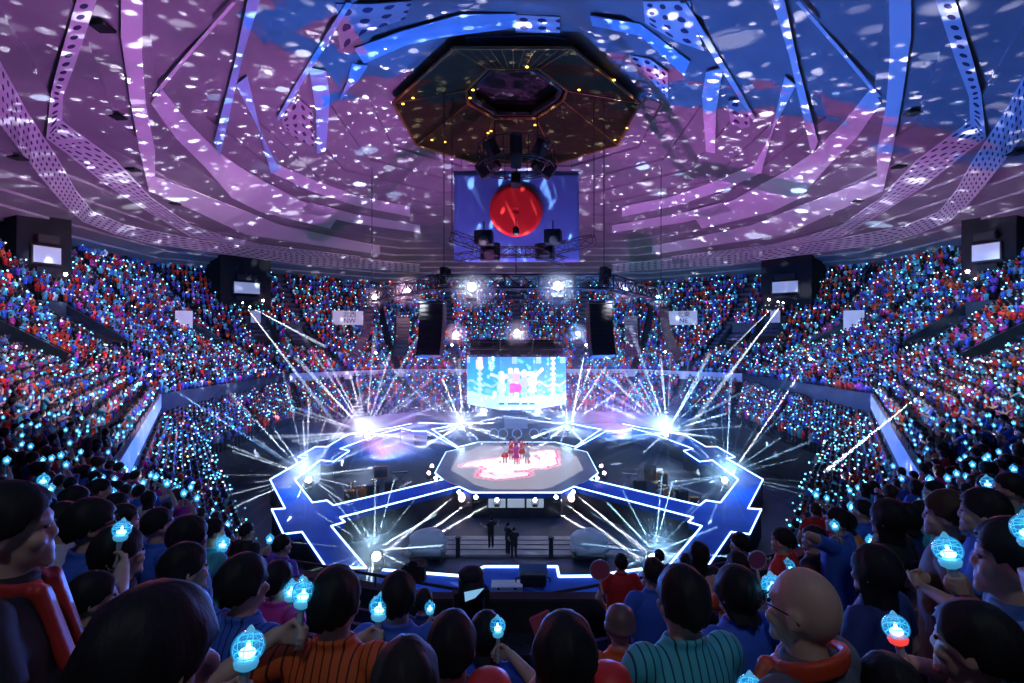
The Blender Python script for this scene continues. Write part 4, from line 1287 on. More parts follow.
def body_mesh(R_T, L_T, r_grip, l_grip, vox=.0075, axR=None, axL=None, turn=0.0, build=1.0):
    bm = BM()
    b = build
    rings_loft(bm, [(.80, .15 * b, .10, 0), (.92, .165 * b, .115, -.01), (1.05, .145 * b, .10, 0), (1.2, .165 * b, .11, 0), (1.33, .17 * b, .105, -.005), (1.41, .12 * b, .08, -.01), (1.45, .06, .06, -.01)])
    rcone(bm, (0, -.012, 1.40), (0, .005, 1.52), .058, .054, 14)
    hb = BM()
    ball(hb, (0, .0, 1.600), (.076, .096, .105), 20, 14)
    ball(hb, (0, .035, 1.535), (.060, .066, .072), 16, 12)          # jaw
    ball(hb, (0, .084, 1.486), (.028, .022, .021), 10, 8); ball(hb, (0, .074, 1.525), (.034, .026, .034), 12, 8)           # chin
    rcone(hb, (0, .090, 1.600), (0, .103, 1.562), .010, .0125, 10)  # nose
    for s in (-1, 1):
        ball(hb, (s * .012, .098, 1.557), .009, 8, 6)
        ball(hb, (s * .042, .072, 1.553), (.026, .026, .024), 10, 8)    # cheek
        rcone(hb, (s * .014, .093, 1.612), (s * .048, .077, 1.614), .010, .009, 8)   # brow
        ball(hb, (s * .078, -.002, 1.575), (.011, .024, .033), 10, 8)   # ear
        ball(hb, (s * .084, .004, 1.560), (.008, .013, .014), 8, 6)
    rcone(hb, (-.018, .096, 1.524), (.018, .096, 1.524), .007, .007, 8)
    rcone(hb, (-.015, .095, 1.511), (.015, .095, 1.511), .008, .008, 8)
    bmesh.ops.rotate(hb, verts=hb.verts[:], cent=(0, 0, 1.5), matrix=Matrix.Rotation(-R(turn), 3, 'Z'))
    t = bpy.data.meshes.new('t'); hb.to_mesh(t); hb.free(); bm.from_mesh(t); bpy.data.meshes.remove(t)
    for s in (-1, 1):
        rcone(bm, (s * .09, 0, .86), (s * .095, .005, .48), .082, .056); rcone(bm, (s * .095, .005, .48), (s * .10, -.01, .09), .054, .036)
        ball(bm, (s * .095, -.03, .44), (.05, .055, .09), 10, 8) if False else None
        rcone(bm, (s * .10, -.03, .045), (s * .11, .13, .03), .042, .03)
    info = {}
    for s, T, g, ax in ((1, R_T, r_grip, axR), (-1, L_T, l_grip, axL)):
        S_, E, wr, u, n, sv = arm_frame(s, T, g, ax)
        rcone(bm, S_, E, .050, .040); rcone(bm, E, E.lerp(wr, .35), .040, .041); rcone(bm, E.lerp(wr, .35), wr, .041, .027)
        hand(bm, wr, u, n, sv, g)
        info[s] = (S_, E, wr, wr + u * .075 + n * .032, sv)
    return fuse(bm, 'body', vox, 2, m_skin), info

def shirt_mesh(info, vox=.011, b=1.0, collar=True, sleeve=.62):
    bm = BM()
    rings_loft(bm, [(.80, .195 * b, .135, -.0), (.84, .20 * b, .14, 0), (1.0, .185 * b, .128, 0), (1.15, .195 * b, .135, 0), (1.28, .205 * b, .132, -.005), (1.36, .19 * b, .115, -.01), (1.41, .135 * b, .092, -.012), (1.452, .075, .072, -.01), (1.462, .066, .066, -.008)], 24)
    for s in (-1, 1):
        S_, E = info[s][0], info[s][1]
        c = S_.lerp(E, sleeve)
        ball(bm, S_ + Vector((-s * .012, 0, .0)), (.078, .074, .075), 14, 10)
        tube(bm, S_, c, .068, .064, 14)
    if collar:
        for k in range(16):
            a0, a1 = 2 * PI * k / 16, 2 * PI * (k + 1) / 16
            p = lambda a: Vector((.070 * math.cos(a), -.008 + .070 * math.sin(a), 1.462 - .016 * math.sin(a)))
            rcone(bm, p(a0), p(a1), .013, .013, 6)
    return fuse(bm, 'shirt', vox, 2)

def trouser_mesh():
    bm = BM()
    rings_loft(bm, [(.78, .17, .125, -.005), (.88, .18, .13, -.008), (.98, .165, .115, -.005)])
    for s in (-1, 1):
        rcone(bm, (s * .09, 0, .84), (s * .098, .005, .48), .095, .072); tube(bm, (s * .098, .005, .48), (s * .103, -.01, .08), .072, .055, 12)
    return fuse(bm, 'trousers', .014, 2, m_trs)

def hair_mesh(kind, seed=0):
    r_ = random.Random(seed + 11); nu, nv = 36, 16
    bm = BM()
    ph = [r_.uniform(0, 6.28) for _ in range(6)]
    grid = []
    for j in range(nv + 1):
        row = []
        for i in range(nu):
            az = 2 * PI * i / nu                       # 0 = forward (+y)
            f = .5 + .5 * math.cos(az)                 # 1 front, 0 back
            back = 1 - f
            end = {'short': 1.05 + 1.05 * back ** .7, 'full': 1.10 + 1.12 * back ** .6, 'bob': 1.12 + 1.2 * back ** .35, 'long': 1.15 + 1.2 * back ** .3, 'bun': 1.05 + 1.0 * back ** .7}[kind]
            end += .055 * math.sin(11 * az + ph[4]) + .04 * math.sin(19 * az + ph[5]) if kind in ('short', 'full', 'bun') else 0.0
            th = end * j / nv
            nz = 1 + .05 * math.sin(31 * az + ph[4] + 4 * th) * math.sin(th) * .5 + .028 * math.sin(7 * az + ph[0] + 3 * th) + .022 * math.sin(13 * az + ph[1] - 5 * th) + .015 * math.sin(23 * az + ph[2] + 9 * th)
            nz = 1 + (nz - 1) * min(1.0, math.sin(min(th, PI / 2)) * 1.15) ** 2
            k = {'short': 1.09, 'full': 1.15, 'bob': 1.16, 'long': 1.16, 'bun': 1.08}[kind] * nz
            rx, ry, rz = .079 * k * (1.08 if kind in ('bob', 'long') else 1.0), .102 * k, .108 * k
            x, y, z = rx * math.sin(th) * math.sin(az), ry * math.sin(th) * math.cos(az) - .006, 1.604 + rz * math.cos(th)
            row.append(Vector((x, y, z)))
        grid.append(row)
    drop = {'bob': .05, 'long': .30}.get(kind, 0)
    if drop:
        for q in range(1, 7):
            row = []
            for i in range(nu):
                az = 2 * PI * i / nu; back = .5 - .5 * math.cos(az); b0 = grid[nv][i]
                g = min(1, max(0, (back - .28) * 3)) * q / 6
                sp = 1 + .25 * g * (1 if kind == 'long' else .3)
                row.append(Vector((b0.x * sp, b0.y * (1 + .1 * g) - .02 * g, b0.z - drop * g - .01 * math.sin(9 * az + ph[3]) * g)))
            grid.append(row)
    inner = [Vector((v.x * .72, v.y * .72, v.z + .012)) for v in grid[-1]]
    vr = [[bm.verts.new(v) for v in row] for row in grid] + [[bm.verts.new(v) for v in inner]]
    for a, b in zip(vr, vr[1:]):
        for i in range(nu):
            j = (i + 1) % nu; bm.faces.new((a[i], b[i], b[j], a[j]))
    bm.faces.new(vr[-1]); bmesh.ops.remove_doubles(bm, verts=bm.verts[:], dist=1e-5)
    if kind == 'bun':
        ball(bm, (0, -.08, 1.70), (.05, .05, .045), 12, 8); tube(bm, (0, -.05, 1.67), (0, -.07, 1.69), .03, .03, 8)
    bmesh.ops.recalc_face_normals(bm, faces=bm.faces[:])
    me = bpy.data.meshes.new('hair_' + kind); bm.to_mesh(me); bm.free()
    me.polygons.foreach_set('use_smooth', [True] * len(me.polygons)); me.materials.append(m_hair)
    return me
HAIR = {k: [hair_mesh(k, q) for q in range(3 if k in ('short', 'full') else 2)] for k in ('short', 'full', 'bob', 'long', 'bun')}
TROUS = trouser_mesh()
def cap_mesh(kind):
    bm = BM()
    if kind == 'beanie':
        lathe(bm, [(.002, 1.735), (.04, 1.730), (.075, 1.705), (.092, 1.66), (.096, 1.615), (.100, 1.61), (.100, 1.585), (.094, 1.58)], 24)
    else:
        lathe(bm, [(.002, 1.722), (.045, 1.716), (.078, 1.69), (.094, 1.65), (.098, 1.62), (.092, 1.615)], 24)
        v = [bm.verts.new((.075 * math.cos(a), .07 + .11 * math.sin(a), 1.625)) for a in np.linspace(0, PI, 9)]
        u = [bm.verts.new((p.co.x, p.co.y, 1.612)) for p in v]
        bm.faces.new(v); bm.faces.new(u[::-1])
        for i in range(9): bm.faces.new((v[i], u[i], u[(i + 1) % 9], v[(i + 1) % 9]))
        ball(bm, (0, 0, 1.724), .01, 6, 5)
    for q in bm.verts: q.co.y = q.co.y * 1.12 - .005
    bmesh.ops.recalc_face_normals(bm, faces=bm.faces[:])
    me = bpy.data.meshes.new('cap'); bm.to_mesh(me); bm.free(); me.materials.append(m_acc)
    me.polygons.foreach_set('use_smooth', [True] * len(me.polygons)); return me
CAP = {k: cap_mesh(k) for k in ('beanie', 'cap')}
def bmesh_once(fn):
    bm = BM(); fn(bm); me = bpy.data.meshes.new('m'); bm.to_mesh(me); bm.free()
    me.polygons.foreach_set('use_smooth', [True] * len(me.polygons)); return me
EYE = bmesh_once(lambda bm: ball(bm, (0, 0, 0), (.013, .006, .006), 10, 6)); EYE.materials.append(m_eye)
def glasses_fn(bm):
    for s in (-1, 1):
        for k in range(12):
            a, b = 2 * PI * k / 12, 2 * PI * (k + 1) / 12
            tube(bm, (s * .034 + .026 * math.cos(a), .112, 1.59 + .02 * math.sin(a)), (s * .034 + .026 * math.cos(b), .112, 1.59 + .02 * math.sin(b)), .0025, seg=5)
        tube(bm, (s * .06, .11, 1.594), (s * .084, .0, 1.592), .0025, seg=5); tube(bm, (s * .084, .0, 1.592), (s * .085, -.02, 1.575), .0025, seg=5)
    tube(bm, (-.009, .113, 1.594), (.009, .113, 1.594), .0025, seg=5)
GLASS = bmesh_once(glasses_fn); GLASS.materials.append(M['black'])
def towel_fn(bm):      # towel / scarf round the neck
    for k in range(14):
        a0, a1 = -PI * 1.42 + k * PI * 1.84 / 14, -PI * 1.42 + (k + 1) * PI * 1.84 / 14
        p = lambda a: Vector((.098 * math.cos(a), -.012 + .086 * math.sin(a), 1.450 - .035 * math.sin(a)))
        for q in range(3): rcone(bm, p(a0) * 1 + Vector((0, 0, .016 * q - .02)), p(a1) + Vector((0, 0, .016 * q - .02)), .014, .014, 8)
    for s in (-1, 1): rcone(bm, (s * .07, .085, 1.42), (s * .07, .145, 1.2), .022, .02, 8); rcone(bm, (s * .045, .09, 1.41), (s * .045, .15, 1.2), .02, .02, 8)
bm = BM(); towel_fn(bm); TOWEL = fuse(bm, 'towel', .008, 3, m_acc)
def strap_fn(bm):
    for s in (-1, 1):
        P = [(s * .11, -.165, 1.05), (s * .115, -.15, 1.28), (s * .115, -.09, 1.43), (s * .115, .05, 1.435), (s * .115, .135, 1.30), (s * .12, .14, 1.1)]
        for a, b in zip(P, P[1:]): tube(bm, a, b, .018, seg=6)
    box(bm, (0, -.22, 1.15), (.27, .13, .36), None, .05)
BACKP = bmesh_once(strap_fn); BACKP.materials.append(m_acc)
BRACE = bmesh_once(lambda bm: lathe(bm, [(.027, -.012), (.033, -.010), (.033, .010), (.027, .012)], 16)); BRACE.materials.append(M['white'])

COLS = {'red': (.62, .02, .015), 'orange': (.68, .10, .015), 'blue': (.035, .12, .55), 'teal': (.06, .42, .48), 'magenta': (.55, .03, .28), 'purple': (.16, .06, .50),
        'black': (.012, .013, .016), 'white': (.55, .55, .62), 'dark blue': (.015, .03, .14), 'grey': (.10, .10, .12), 'light blue': (.16, .40, .62), 'pink': (.60, .10, .22), 'brown': (.10, .05, .03)}
HC = {'black': (.010, .009, .010), 'brown': (.05, .025, .016), 'dark': (.02, .014, .012)}

def person(loc, heading, scale, meshes, shirt, hair, hairc='black', label='', group=None, pin=False, trous=(.02, .022, .04), eyes=True, turn=0.0, extras=()):
    body, shirt_me = meshes
    o = link('person', body); o.location = loc; o.rotation_euler = (0, 0, -R(heading)); o.scale = (scale,) * 3
    tag(o, label, 'person', group)
    c = link('shirt', shirt_me, m_shirt, o); c.color = (*COLS[shirt], 1)
    if pin: c.material_slots[0].link = 'OBJECT'; c.material_slots[0].material = m_pin
    t = link('trousers', TROUS, None, o); t.color = (*trous, 1)
    rot = (0, 0, -R(turn))
    if hair:
        h = link('hair', rnd.choice(HAIR[hair]), None, o); h.color = (*HC[hairc], 1); h.rotation_euler = rot
    if eyes:
        for s in (-1, 1):
            e = link('eye', EYE, None, o); v = Matrix.Rotation(-R(turn), 3, 'Z') @ Vector((s * .033, .0925, 1.590)); e.location = v; e.rotation_euler = (0, 0, -R(turn) - s * .3)
    for name, me, colr in extras:
        x = link(name, me, None, o)
        if colr: x.color = (*colr, 1)
        if name in ('cap', 'glasses', 'beanie'): x.rotation_euler = rot
    return o

# ---------------------------------------------------------------- light sticks
m_globe = bpy.data.materials.new('globe_plastic'); m_globe.use_nodes = True; nt = m_globe.node_tree; nt.nodes.clear()
_o = nt.nodes.new('ShaderNodeOutputMaterial'); _t = nt.nodes.new('ShaderNodeBsdfTransparent'); _g = nt.nodes.new('ShaderNodeBsdfGlossy'); _e = nt.nodes.new('ShaderNodeEmission')
_m1 = nt.nodes.new('ShaderNodeMixShader'); _m2 = nt.nodes.new('ShaderNodeMixShader'); _fr = nt.nodes.new('ShaderNodeLayerWeight')
_t.inputs[0].default_value = (.75, .95, 1, 1); _g.inputs['Roughness'].default_value = .1; _e.inputs[0].default_value = (.02, .36, .85, 1); _e.inputs[1].default_value = 1.2
_fr.inputs[0].default_value = .35; _m2.inputs[0].default_value = .30
nt.links.new(_fr.outputs['Facing'], _m1.inputs[0]); nt.links.new(_t.outputs[0], _m1.inputs[1]); nt.links.new(_g.outputs[0], _m1.inputs[2])
nt.links.new(_m1.outputs[0], _m2.inputs[1]); nt.links.new(_e.outputs[0], _m2.inputs[2]); nt.links.new(_m2.outputs[0], _o.inputs[0]); m_globe.cycles.emission_sampling = 'NONE'
m_core = mat('stick_core', (.8, 1, 1), emit=(.30, .80, 1), es=7)
m_ribs = mat('stick_ribs', (.4, .8, 1), emit=(.08, .55, .9), es=.9, sample=False)
m_stkb = mat('stick_base', (.6, .75, .85), .4, emit=(.05, .45, .8), es=.55, sample=False)
m_hnd = mat('stick_handle', (.45, .50, .58), .4)
GR = .056
GLOBE = bmesh_once(lambda bm: ball(bm, (0, 0, 0), GR, 24, 16)); GLOBE.materials.append(m_globe)
def core_fn(bm): 
    ball(bm, (0, 0, -.018), (.028, .028, .017), 16, 10); ball(bm, (0, 0, .004), (.008, .008, .018), 8, 6)
CORE = bmesh_once(core_fn); CORE.materials.append(m_core)
m_coref = mat('stick_core_far', (.8, 1, 1), emit=(.30, .80, 1), es=7, sample=False)
COREF = bmesh_once(core_fn); COREF.materials.append(m_coref)
def ribs_fn(bm):
    for k in range(16):
        a, b = 2 * PI * k / 16, 2 * PI * (k + 1) / 16
        for rr0, z in ((.050, 0.004), (.040, .030), (.044, -.026)):
            tube(bm, (rr0 * math.cos(a), rr0 * math.sin(a), z), (rr0 * math.cos(b), rr0 * math.sin(b), z), .0018, seg=4)
    for k in range(6):
        a = 2 * PI * k / 6
        for q in range(6):
            t0, t1 = R(20 + q * 22), R(20 + (q + 1) * 22); r_ = .051
            tube(bm, (r_ * math.sin(t0) * math.cos(a), r_ * math.sin(t0) * math.sin(a), r_ * math.cos(t0)), (r_ * math.sin(t1) * math.cos(a), r_ * math.sin(t1) * math.sin(a), r_ * math.cos(t1)), .0013, seg=4)
RIBS = bmesh_once(ribs_fn); RIBS.materials.append(m_ribs)
SBASE = bmesh_once(lambda bm: lathe(bm, [(.020, -.075), (.036, -.066), (.042, -.050), (.040, -.040), (.026, -.036)], 20)); SBASE.materials.append(m_stkb)
def hnd_fn(bm): lathe(bm, [(.013, -.235), (.017, -.230), (.0155, -.15), (.017, -.085), (.021, -.074)], 16)
SHAND = bmesh_once(hnd_fn); SHAND.materials.append(m_hnd)
STOP = bmesh_once(lambda bm: lathe(bm, [(.016, .052), (.013, .060), (.006, .070), (.001, .074)], 12)); STOP.materials.append(m_stkb)
m_redb = mat('stick_base_red', (.8, .1, .1), .4, emit=(1, .06, .05), es=.9, sample=False)
def light_stick(p, axis, label, scale=1.0, red=False, group=None, far=False):
    e = link('light_stick', GLOBE); e.name = 'light_stick'
    q = Vector(axis).to_track_quat('Z', 'Y'); e.location = p; e.rotation_euler = q.to_euler(); e.scale = (scale,) * 3
    tag(e, label, 'light stick', group)
    for n, me in (('core', COREF if far else CORE), ('ribs', RIBS), ('collar', SBASE), ('handle', SHAND), ('tip', STOP)):
        c = link(n, me, None, e)
        if red and n == 'collar': c.material_slots[0].link = 'OBJECT'; c.material_slots[0].material = m_redb
    return e

# ---------------------------------------------------------------- the people near the camera
DEF_R, DEF_L = (.20, .12, .95), (-.20, .12, .95)
def tread(x, y):
    t = out_t(x, y)
    return FL0 + rise(PITCH * math.floor(max(0, t) / PITCH)) if t > 0 else FL0
NEAR = []   # remembered places
def near(px, py, wpx, head, shirt, hair='short', label='', pose=None, stick=None, side=1, turn=0, hairc='black', pin=False, extras=(), hw=.198, eyes=True, build=1.0, stick_label=None, red=False, d=None, other=None, dd=0.0, d_s=None):
    d = d or F * hw / wpx
    p = W(px, py, d)
    z0 = tread(p.x, p.y)
    top = 1.722 if hair != 'bun' else 1.70
    s = (p.z - z0) / top
    if not .80 <= s <= 1.12:
        s = max(.80, min(1.12, s)); z0 = p.z - top * s
    cR = math.radians(head)
    inv = Matrix.Rotation(cR, 3, 'Z')
    RT, LT, rg, lg = DEF_R, DEF_L, False, False
    axw = None
    if pose == 'clasp': RT, LT = (.05, .24, 1.15), (-.06, .25, 1.13)
    if pose == 'clap': RT, LT = (.06, .27, 1.28), (-.06, .27, 1.28)
    if pose == 'chin': LT = (-.04, .19, 1.42)
    if pose == 'chinR': RT = (.06, .20, 1.44)
    if stick:
        sx, sy, sr = stick
        sd = F * GR / sr
        lo_, hi_ = max(.75, d - .35), d + .55
        sd = max(lo_, min(hi_, sd + dd))
        if d_s: sd = d_s
        elif abs(sx - px) / F * d < .32: sd = d - .03 if sy > py - 15 else d + .14
        sp = W(sx, sy, sd)
        loc = (inv @ (sp - Vector((p.x, p.y, z0)))) / s
        ax = Vector((-.05 * side, .18, 1)).normalized()
        if abs(loc.x) < .155 and abs(loc.y) < .13 and 1.38 < loc.z < 1.72: loc.x = side * .155
        tgt = loc - ax * (.145 / s * 1.0)
        # keep it within reach of the shoulder
        hv = tgt - SHO[side]
        wr = tgt - Vector((0, 1, 0)) * .06
        if (wr - SHO[side]).length > .52:
            wr = SHO[side] + (wr - SHO[side]).normalized() * .52
        if side > 0: RT, rg = wr, True
        else: LT, lg = wr, True
    body, info = body_mesh(RT, LT, rg, lg, .0085, ax if (stick and side > 0) else None, ax if (stick and side < 0) else None, turn, build)
    sh = shirt_mesh(info, b=build)
    o = person((p.x, p.y, z0), head, s, (body, sh), shirt, hair, hairc, label, None, pin, eyes=eyes, turn=turn, extras=extras)
    NEAR.append((p.x, p.y))
    if stick:
        g = info[side][3]; c = g + ax * .150
        fwd = Matrix.Rotation(-cR, 3, 'Z')
        light_stick(Vector((p.x, p.y, z0)) + fwd @ (c * s), fwd @ ax, stick_label or ('cyan light stick held by ' + ' '.join(label.split()[:11])), s * max(.72, min(1.05, stick[2] / F * (p.y) / GR)), red)
    return o
RED = COLS['red']; ORG = COLS['orange']
tow = lambda c: ('towel', TOWEL, c)
gls = ('glasses', GLASS, None)
# west of the middle
near(8, 482, 62, 62, 'black', 'full', 'person in dark jacket with red towel at the western picture edge, watching in profile', pose='clasp', extras=(tow((.5, .03, .02)),))
near(152, 586, 112, 20, 'black', 'full', 'person in black with the biggest black hair, back turned, bottom western corner', eyes=False)
near(92, 572, 44, 50, 'black', 'full', 'person in black with bowed head between the dark jacket and biggest black head', pose='clasp')
near(62, 502, 29, 50, 'white', 'full', 'person in a pale lavender T-shirt with glasses, watching in profile', extras=(gls,))
near(90, 498, 36, 45, 'blue', 'full', 'person in a plain blue T-shirt next to the lavender T-shirt and glasses', extras=(gls,))
near(118, 526, 37, 35, 'black', 'full', 'person in black holding a small bright globe up beside the cheek', stick=(140, 531, 7.5), side=1, stick_label='round bright cyan light stick held by cheek of the black-shirted person')
near(122, 503, 27, 40, 'dark blue', 'short', 'person in dark blue just behind the blue T-shirt, only head showing')
near(158, 507, 27, 35, 'blue', 'short', 'person in a blue T-shirt seen from behind, west of the lace-collared blue shirt')
near(188, 516, 30, 45, 'dark blue', 'bob', 'woman with shiny bob hair and pale cheek behind lace-collared blue shirt')
near(184, 543, 42, 40, 'light blue', 'full', 'person in a blue lace-collared shirt, dark hair, seen from behind', stick=(211, 612, 9), side=1, d_s=2.35, stick_label='dimmer cyan light stick just behind the largest western globe')
near(212, 518, 20, 40, 'teal', 'short', 'person in teal T-shirt holding a bright globe near the dark stage edge', stick=(221, 543, 6.5), side=1, stick_label='bright cyan light stick held by the person in teal T-shirt')
near(243, 554, 47, 25, 'blue', 'full', 'person in a blue pinstripe jersey with thick black hair, west of the orange jersey', pin=True, pose='clasp')
near(247, 522, 15, 20, 'black', 'short', 'person in dark clothes at the balcony rail, nearest the western runway corner', stick=(267, 537, 4.2), side=1, stick_label='tiny cyan light stick held up against the western runway corner')
near(282, 534, 17, 30, 'purple', 'short', 'person in purple-blue shirt leaning near the western runway leg', stick=(307, 581, 4.5), side=1, stick_label='small cyan light stick held low by the purple-blue shirt')
near(277, 561, 29, 25, 'magenta', 'full', 'person in a mauve-pink T-shirt between blue pinstripes and the orange jersey', stick=(304, 590, 8), side=1, stick_label='cyan light stick in front of the mauve-pink T-shirt')
near(263, 600, 34, 15, 'black', 'bob', 'person mostly hidden low in front of the blue pinstripe jersey', d=1.75, stick=(241, 630, 18), side=-1, stick_label='largest brightest cyan light stick in the western foreground') if False else None
near(335, 567, 53, 8, 'orange', 'full', 'person in an orange jersey seen from behind, thick round black hair', pin=True, pose='clasp', stick=(318, 586, 8), side=-1, stick_label='cyan light stick held west of the orange jersey, above the elbow')
near(398, 572, 38, 0, 'blue', 'full', 'person in a light blue collared shirt east of the orange jersey', stick=(377, 601, 10), side=-1, stick_label='cyan light stick with clear domed globe before the light blue collared shirt')
near(424, 588, 18, 0, 'dark blue', 'short', 'person crouching low behind the light blue collared shirt', d=4.2, stick=(434, 600, 6.5), side=1, stick_label='small cyan light stick at the western end of the rail wall')
near(405, 640, 72, -5, 'brown', 'full', 'person with big dark brown hair at the bottom, below the light blue collared shirt', hairc='dark', eyes=False)
near(452, 612, 56, 0, 'black', 'full', 'person with broad black hair and black top before the rail wall', extras=(), eyes=False)
near(486, 612, 34, 10, 'blue', 'bob', 'person in a blue pleated top holding a cyan globe beside the moving head', stick=(513, 622, 8), side=1, stick_label='cyan light stick standing out against the dark rail wall')
near(565, 614, 64, 0, 'red', 'long', 'woman with long straight black hair and red shirt, bottom middle', eyes=False, pose='chin')
near(620, 607, 36, -8, 'orange', None, 'person in orange hood top and brownish cap, west of the teal jersey', extras=(('cap', CAP['beanie'], (.14, .07, .06)),))
near(609, 667, 40, 0, 'red', None, 'short person in a bright red knit cap at the bottom, below the brownish cap', extras=(('beanie', CAP['beanie'], (.75, .03, .02)),), d=1.75)
near(489, 674, 44, 0, 'red', None, 'short person in a red knit cap just entering at bottom, west of long black hair', extras=(('beanie', CAP['beanie'], (.70, .04, .03)),), d=1.7)
near(621, 553, 17, 0, 'red', 'short', 'person in a red-orange T-shirt at the rail beside the round fan', pose=None)
near(653, 557, 23, -12, 'blue', 'short', 'person in a blue T-shirt at the rail, next to the red-orange T-shirt')
near(659, 549, 14, -10, 'dark blue', 'short', 'person whose dark head shows just above the blue T-shirt at rail')
near(683, 566, 53, -14, 'teal', 'full', 'person in a teal pinstripe jersey seen from behind, large black hair', pin=True, pose='clasp')
near(699, 542, 20, -15, 'black', 'long', 'person in black standing just beyond the teal pinstripe jersey', )
near(686, 553, 17, -12, 'black', 'short', 'person in black, small head above the teal jersey')
near(740, 532, 19, -35, 'dark blue', 'short', 'person in dark blue by the eastern runway leg, face turned west')
near(738, 551, 24, -25, 'orange', 'short', 'person in an orange T-shirt with pale backpack straps, behind the bald man', extras=(('backpack', BACKP, (.30, .26, .32)),), pose='clap')
near(783, 527, 22, -45, 'red', 'short', 'person in a pinkish red shirt in profile, above the bald man', stick=(778, 562, 6.5), side=-1, stick_label='cyan light stick directly above the bald head')
near(814, 525, 20, -40, 'brown', 'short', 'person in a brownish shirt next to the pinkish red shirt', stick=(826, 569, 4.5), side=1, stick_label='small cyan light stick just east of the bald head')
near(737, 566, 30, -25, 'blue', 'bob', 'person in a blue sleeve shirt holding two globes, hidden behind the bald man', stick=(764, 580, 10), side=1, stick_label='bright round cyan light stick held up at the bald man forehead', d=2.75) 
near(806, 563, 51, -38, 'grey', None, 'bald man with glasses and an orange-red towel over a dark grey shirt', extras=(gls, tow((.65, .06, .02))), pose='clasp', build=1.12, hw=.160)
near(838, 507, 21, -38, 'blue', 'short', 'person in a blue T-shirt high on the eastern aisle, profile to the stage', stick=(819, 524, 4.2), side=-1, stick_label='small cyan light stick held before the blue T-shirt on the eastern aisle')
near(863, 499, 16, -35, 'blue', 'short', 'person in blue at the eastern rail, far head above long black hair')
near(876, 545, 42, -30, 'dark blue', 'long', 'woman with long black hair in dark blue, east of the bald man')
near(846, 512, 17, -35, 'orange', 'bob', 'person in an orange-red shirt partly hidden near the eastern rail', stick=(858, 538, 5.5), side=1, stick_label='cyan light stick of a pair over the long black hair, lower one')
near(889, 499, 26, -30, 'black', 'long', 'person with long black hair and black top, beyond the long-haired woman in dark blue')
near(906, 503, 22, -40, 'dark blue', 'bob', 'person in dark blue raising a hand to the chin, eastern seats', pose='chin')
near(922, 500, 21, -40, 'teal', 'short', 'person in a teal shirt between raised hand and brown-haired man')
near(948, 490, 33, -52, 'brown', 'full', 'brown-haired man in an ochre shirt in profile, eastern foreground', hairc='brown', stick=(939, 547, 11.5), side=-1, d_s=2.72, stick_label='large cyan light stick on a long pale handle before the ochre shirt', extras=(('bracelet', BRACE, None),) if False else ())
near(984, 488, 36, -50, 'blue', 'full', 'black-haired person in a blue shirt behind the brown-haired man', pose='clasp')
near(1016, 518, 56, -55, 'light blue', 'full', 'person in a pale blue shirt in profile at the eastern picture edge', stick=(996, 538, 11), side=-1, d_s=1.68, stick_label='cyan light stick held up by the profile face at the eastern edge', turn=0)
near(918, 562, 28, -50, 'grey', 'full', 'person in a grey-teal T-shirt looking west, above the red-collared globe', pose='clasp')
near(976, 602, 64, -42, 'grey', 'full', 'person with a big round black head and pink cheek, bottom eastern corner', pose='clasp')
near(890, 655, 60, -20, 'black', 'full', 'person with only a dark hair crown showing at bottom, below the red-collared globe', d=1.72, stick=(889, 610, 14), side=1, red=True, stick_label='cyan light stick with glowing red collar in the eastern foreground', eyes=False)
near(768, 700, 60, -10, 'dark blue', 'short', 'person below the bald man, hidden apart from the raised globe', d=1.55, stick=(756, 670, 16), side=-1, stick_label='big cyan light stick at the bottom edge below the bald man', eyes=False)
near(275, 692, 60, 5, 'blue', 'short', 'person at the bottom edge, hidden apart from the hand lifting the largest globe', d=1.5, stick=(241, 629, 18), side=-1, stick_label='largest brightest cyan light stick in the western foreground', eyes=False)
near(75, 486, 21, 45, 'black', 'full', 'dark-haired person in black above the lavender T-shirt')
near(100, 478, 17, 45, 'orange', 'short', 'person in an orange shirt behind the western parapet end, upper one')
near(117, 492, 18, 40, 'red', 'short', 'person in a red shirt beside the western parapet end, lower one')
near(30, 488, 24, 50, 'dark blue', 'full', 'person in dark blue just beyond the profile at the western edge')
near(1010, 472, 24, -50, 'teal', 'short', 'person in a teal shirt at the eastern edge, above the black-haired blue shirt', stick=(1019, 488, 8), side=1, stick_label='cyan light stick at the eastern picture edge above the blue shirt')
near(990, 474, 20, -48, 'teal', 'full', 'person in a green-teal shirt left of the other teal one, eastern seats', stick=(978, 484, 5.5), side=-1, stick_label='cyan light stick before the green-teal shirt, eastern seats')
near(934, 480, 15, -45, 'black', 'short', 'person in black near the end of the eastern parapet', stick=(915, 506, 4.2), side=-1, stick_label='small cyan light stick by the end of the eastern parapet')
# round hand fans
def fan(px, py, r_px, d, colr, label):
    p = W(px, py, d); r_ = r_px / F * d
    e = empty('round_fan', p, label=label, cat='hand fan')
    bm = BM(); tube(bm, (0, -.006, 0), (0, .006, 0), r_, r_, 32); o = obj('leaf', bm, mat('fan_paper', colr, .6), e)
    bm = BM()
    for k in range(32):
        a, b = 2 * PI * k / 32, 2 * PI * (k + 1) / 32
        tube(bm, (r_ * math.cos(a), 0, r_ * math.sin(a)), (r_ * math.cos(b), 0, r_ * math.sin(b)), .008, seg=5)
    obj('rim', bm, mat('fan_rim', (.5, .5, .7), .5), o)
    bm = BM(); tube(bm, (0, 0, -r_), (.03, 0, -r_ - .16), .012, seg=8); obj('handle', bm, M['white'], e)
fan(600, 570, 10, 6.1, (.50, .10, .14), 'round reddish hand fan held up beside the red-orange T-shirt')
fan(757, 560, 9, 4.3, (.35, .08, .18), 'round dark pink hand fan between the orange T-shirt and the pinkish red shirt')
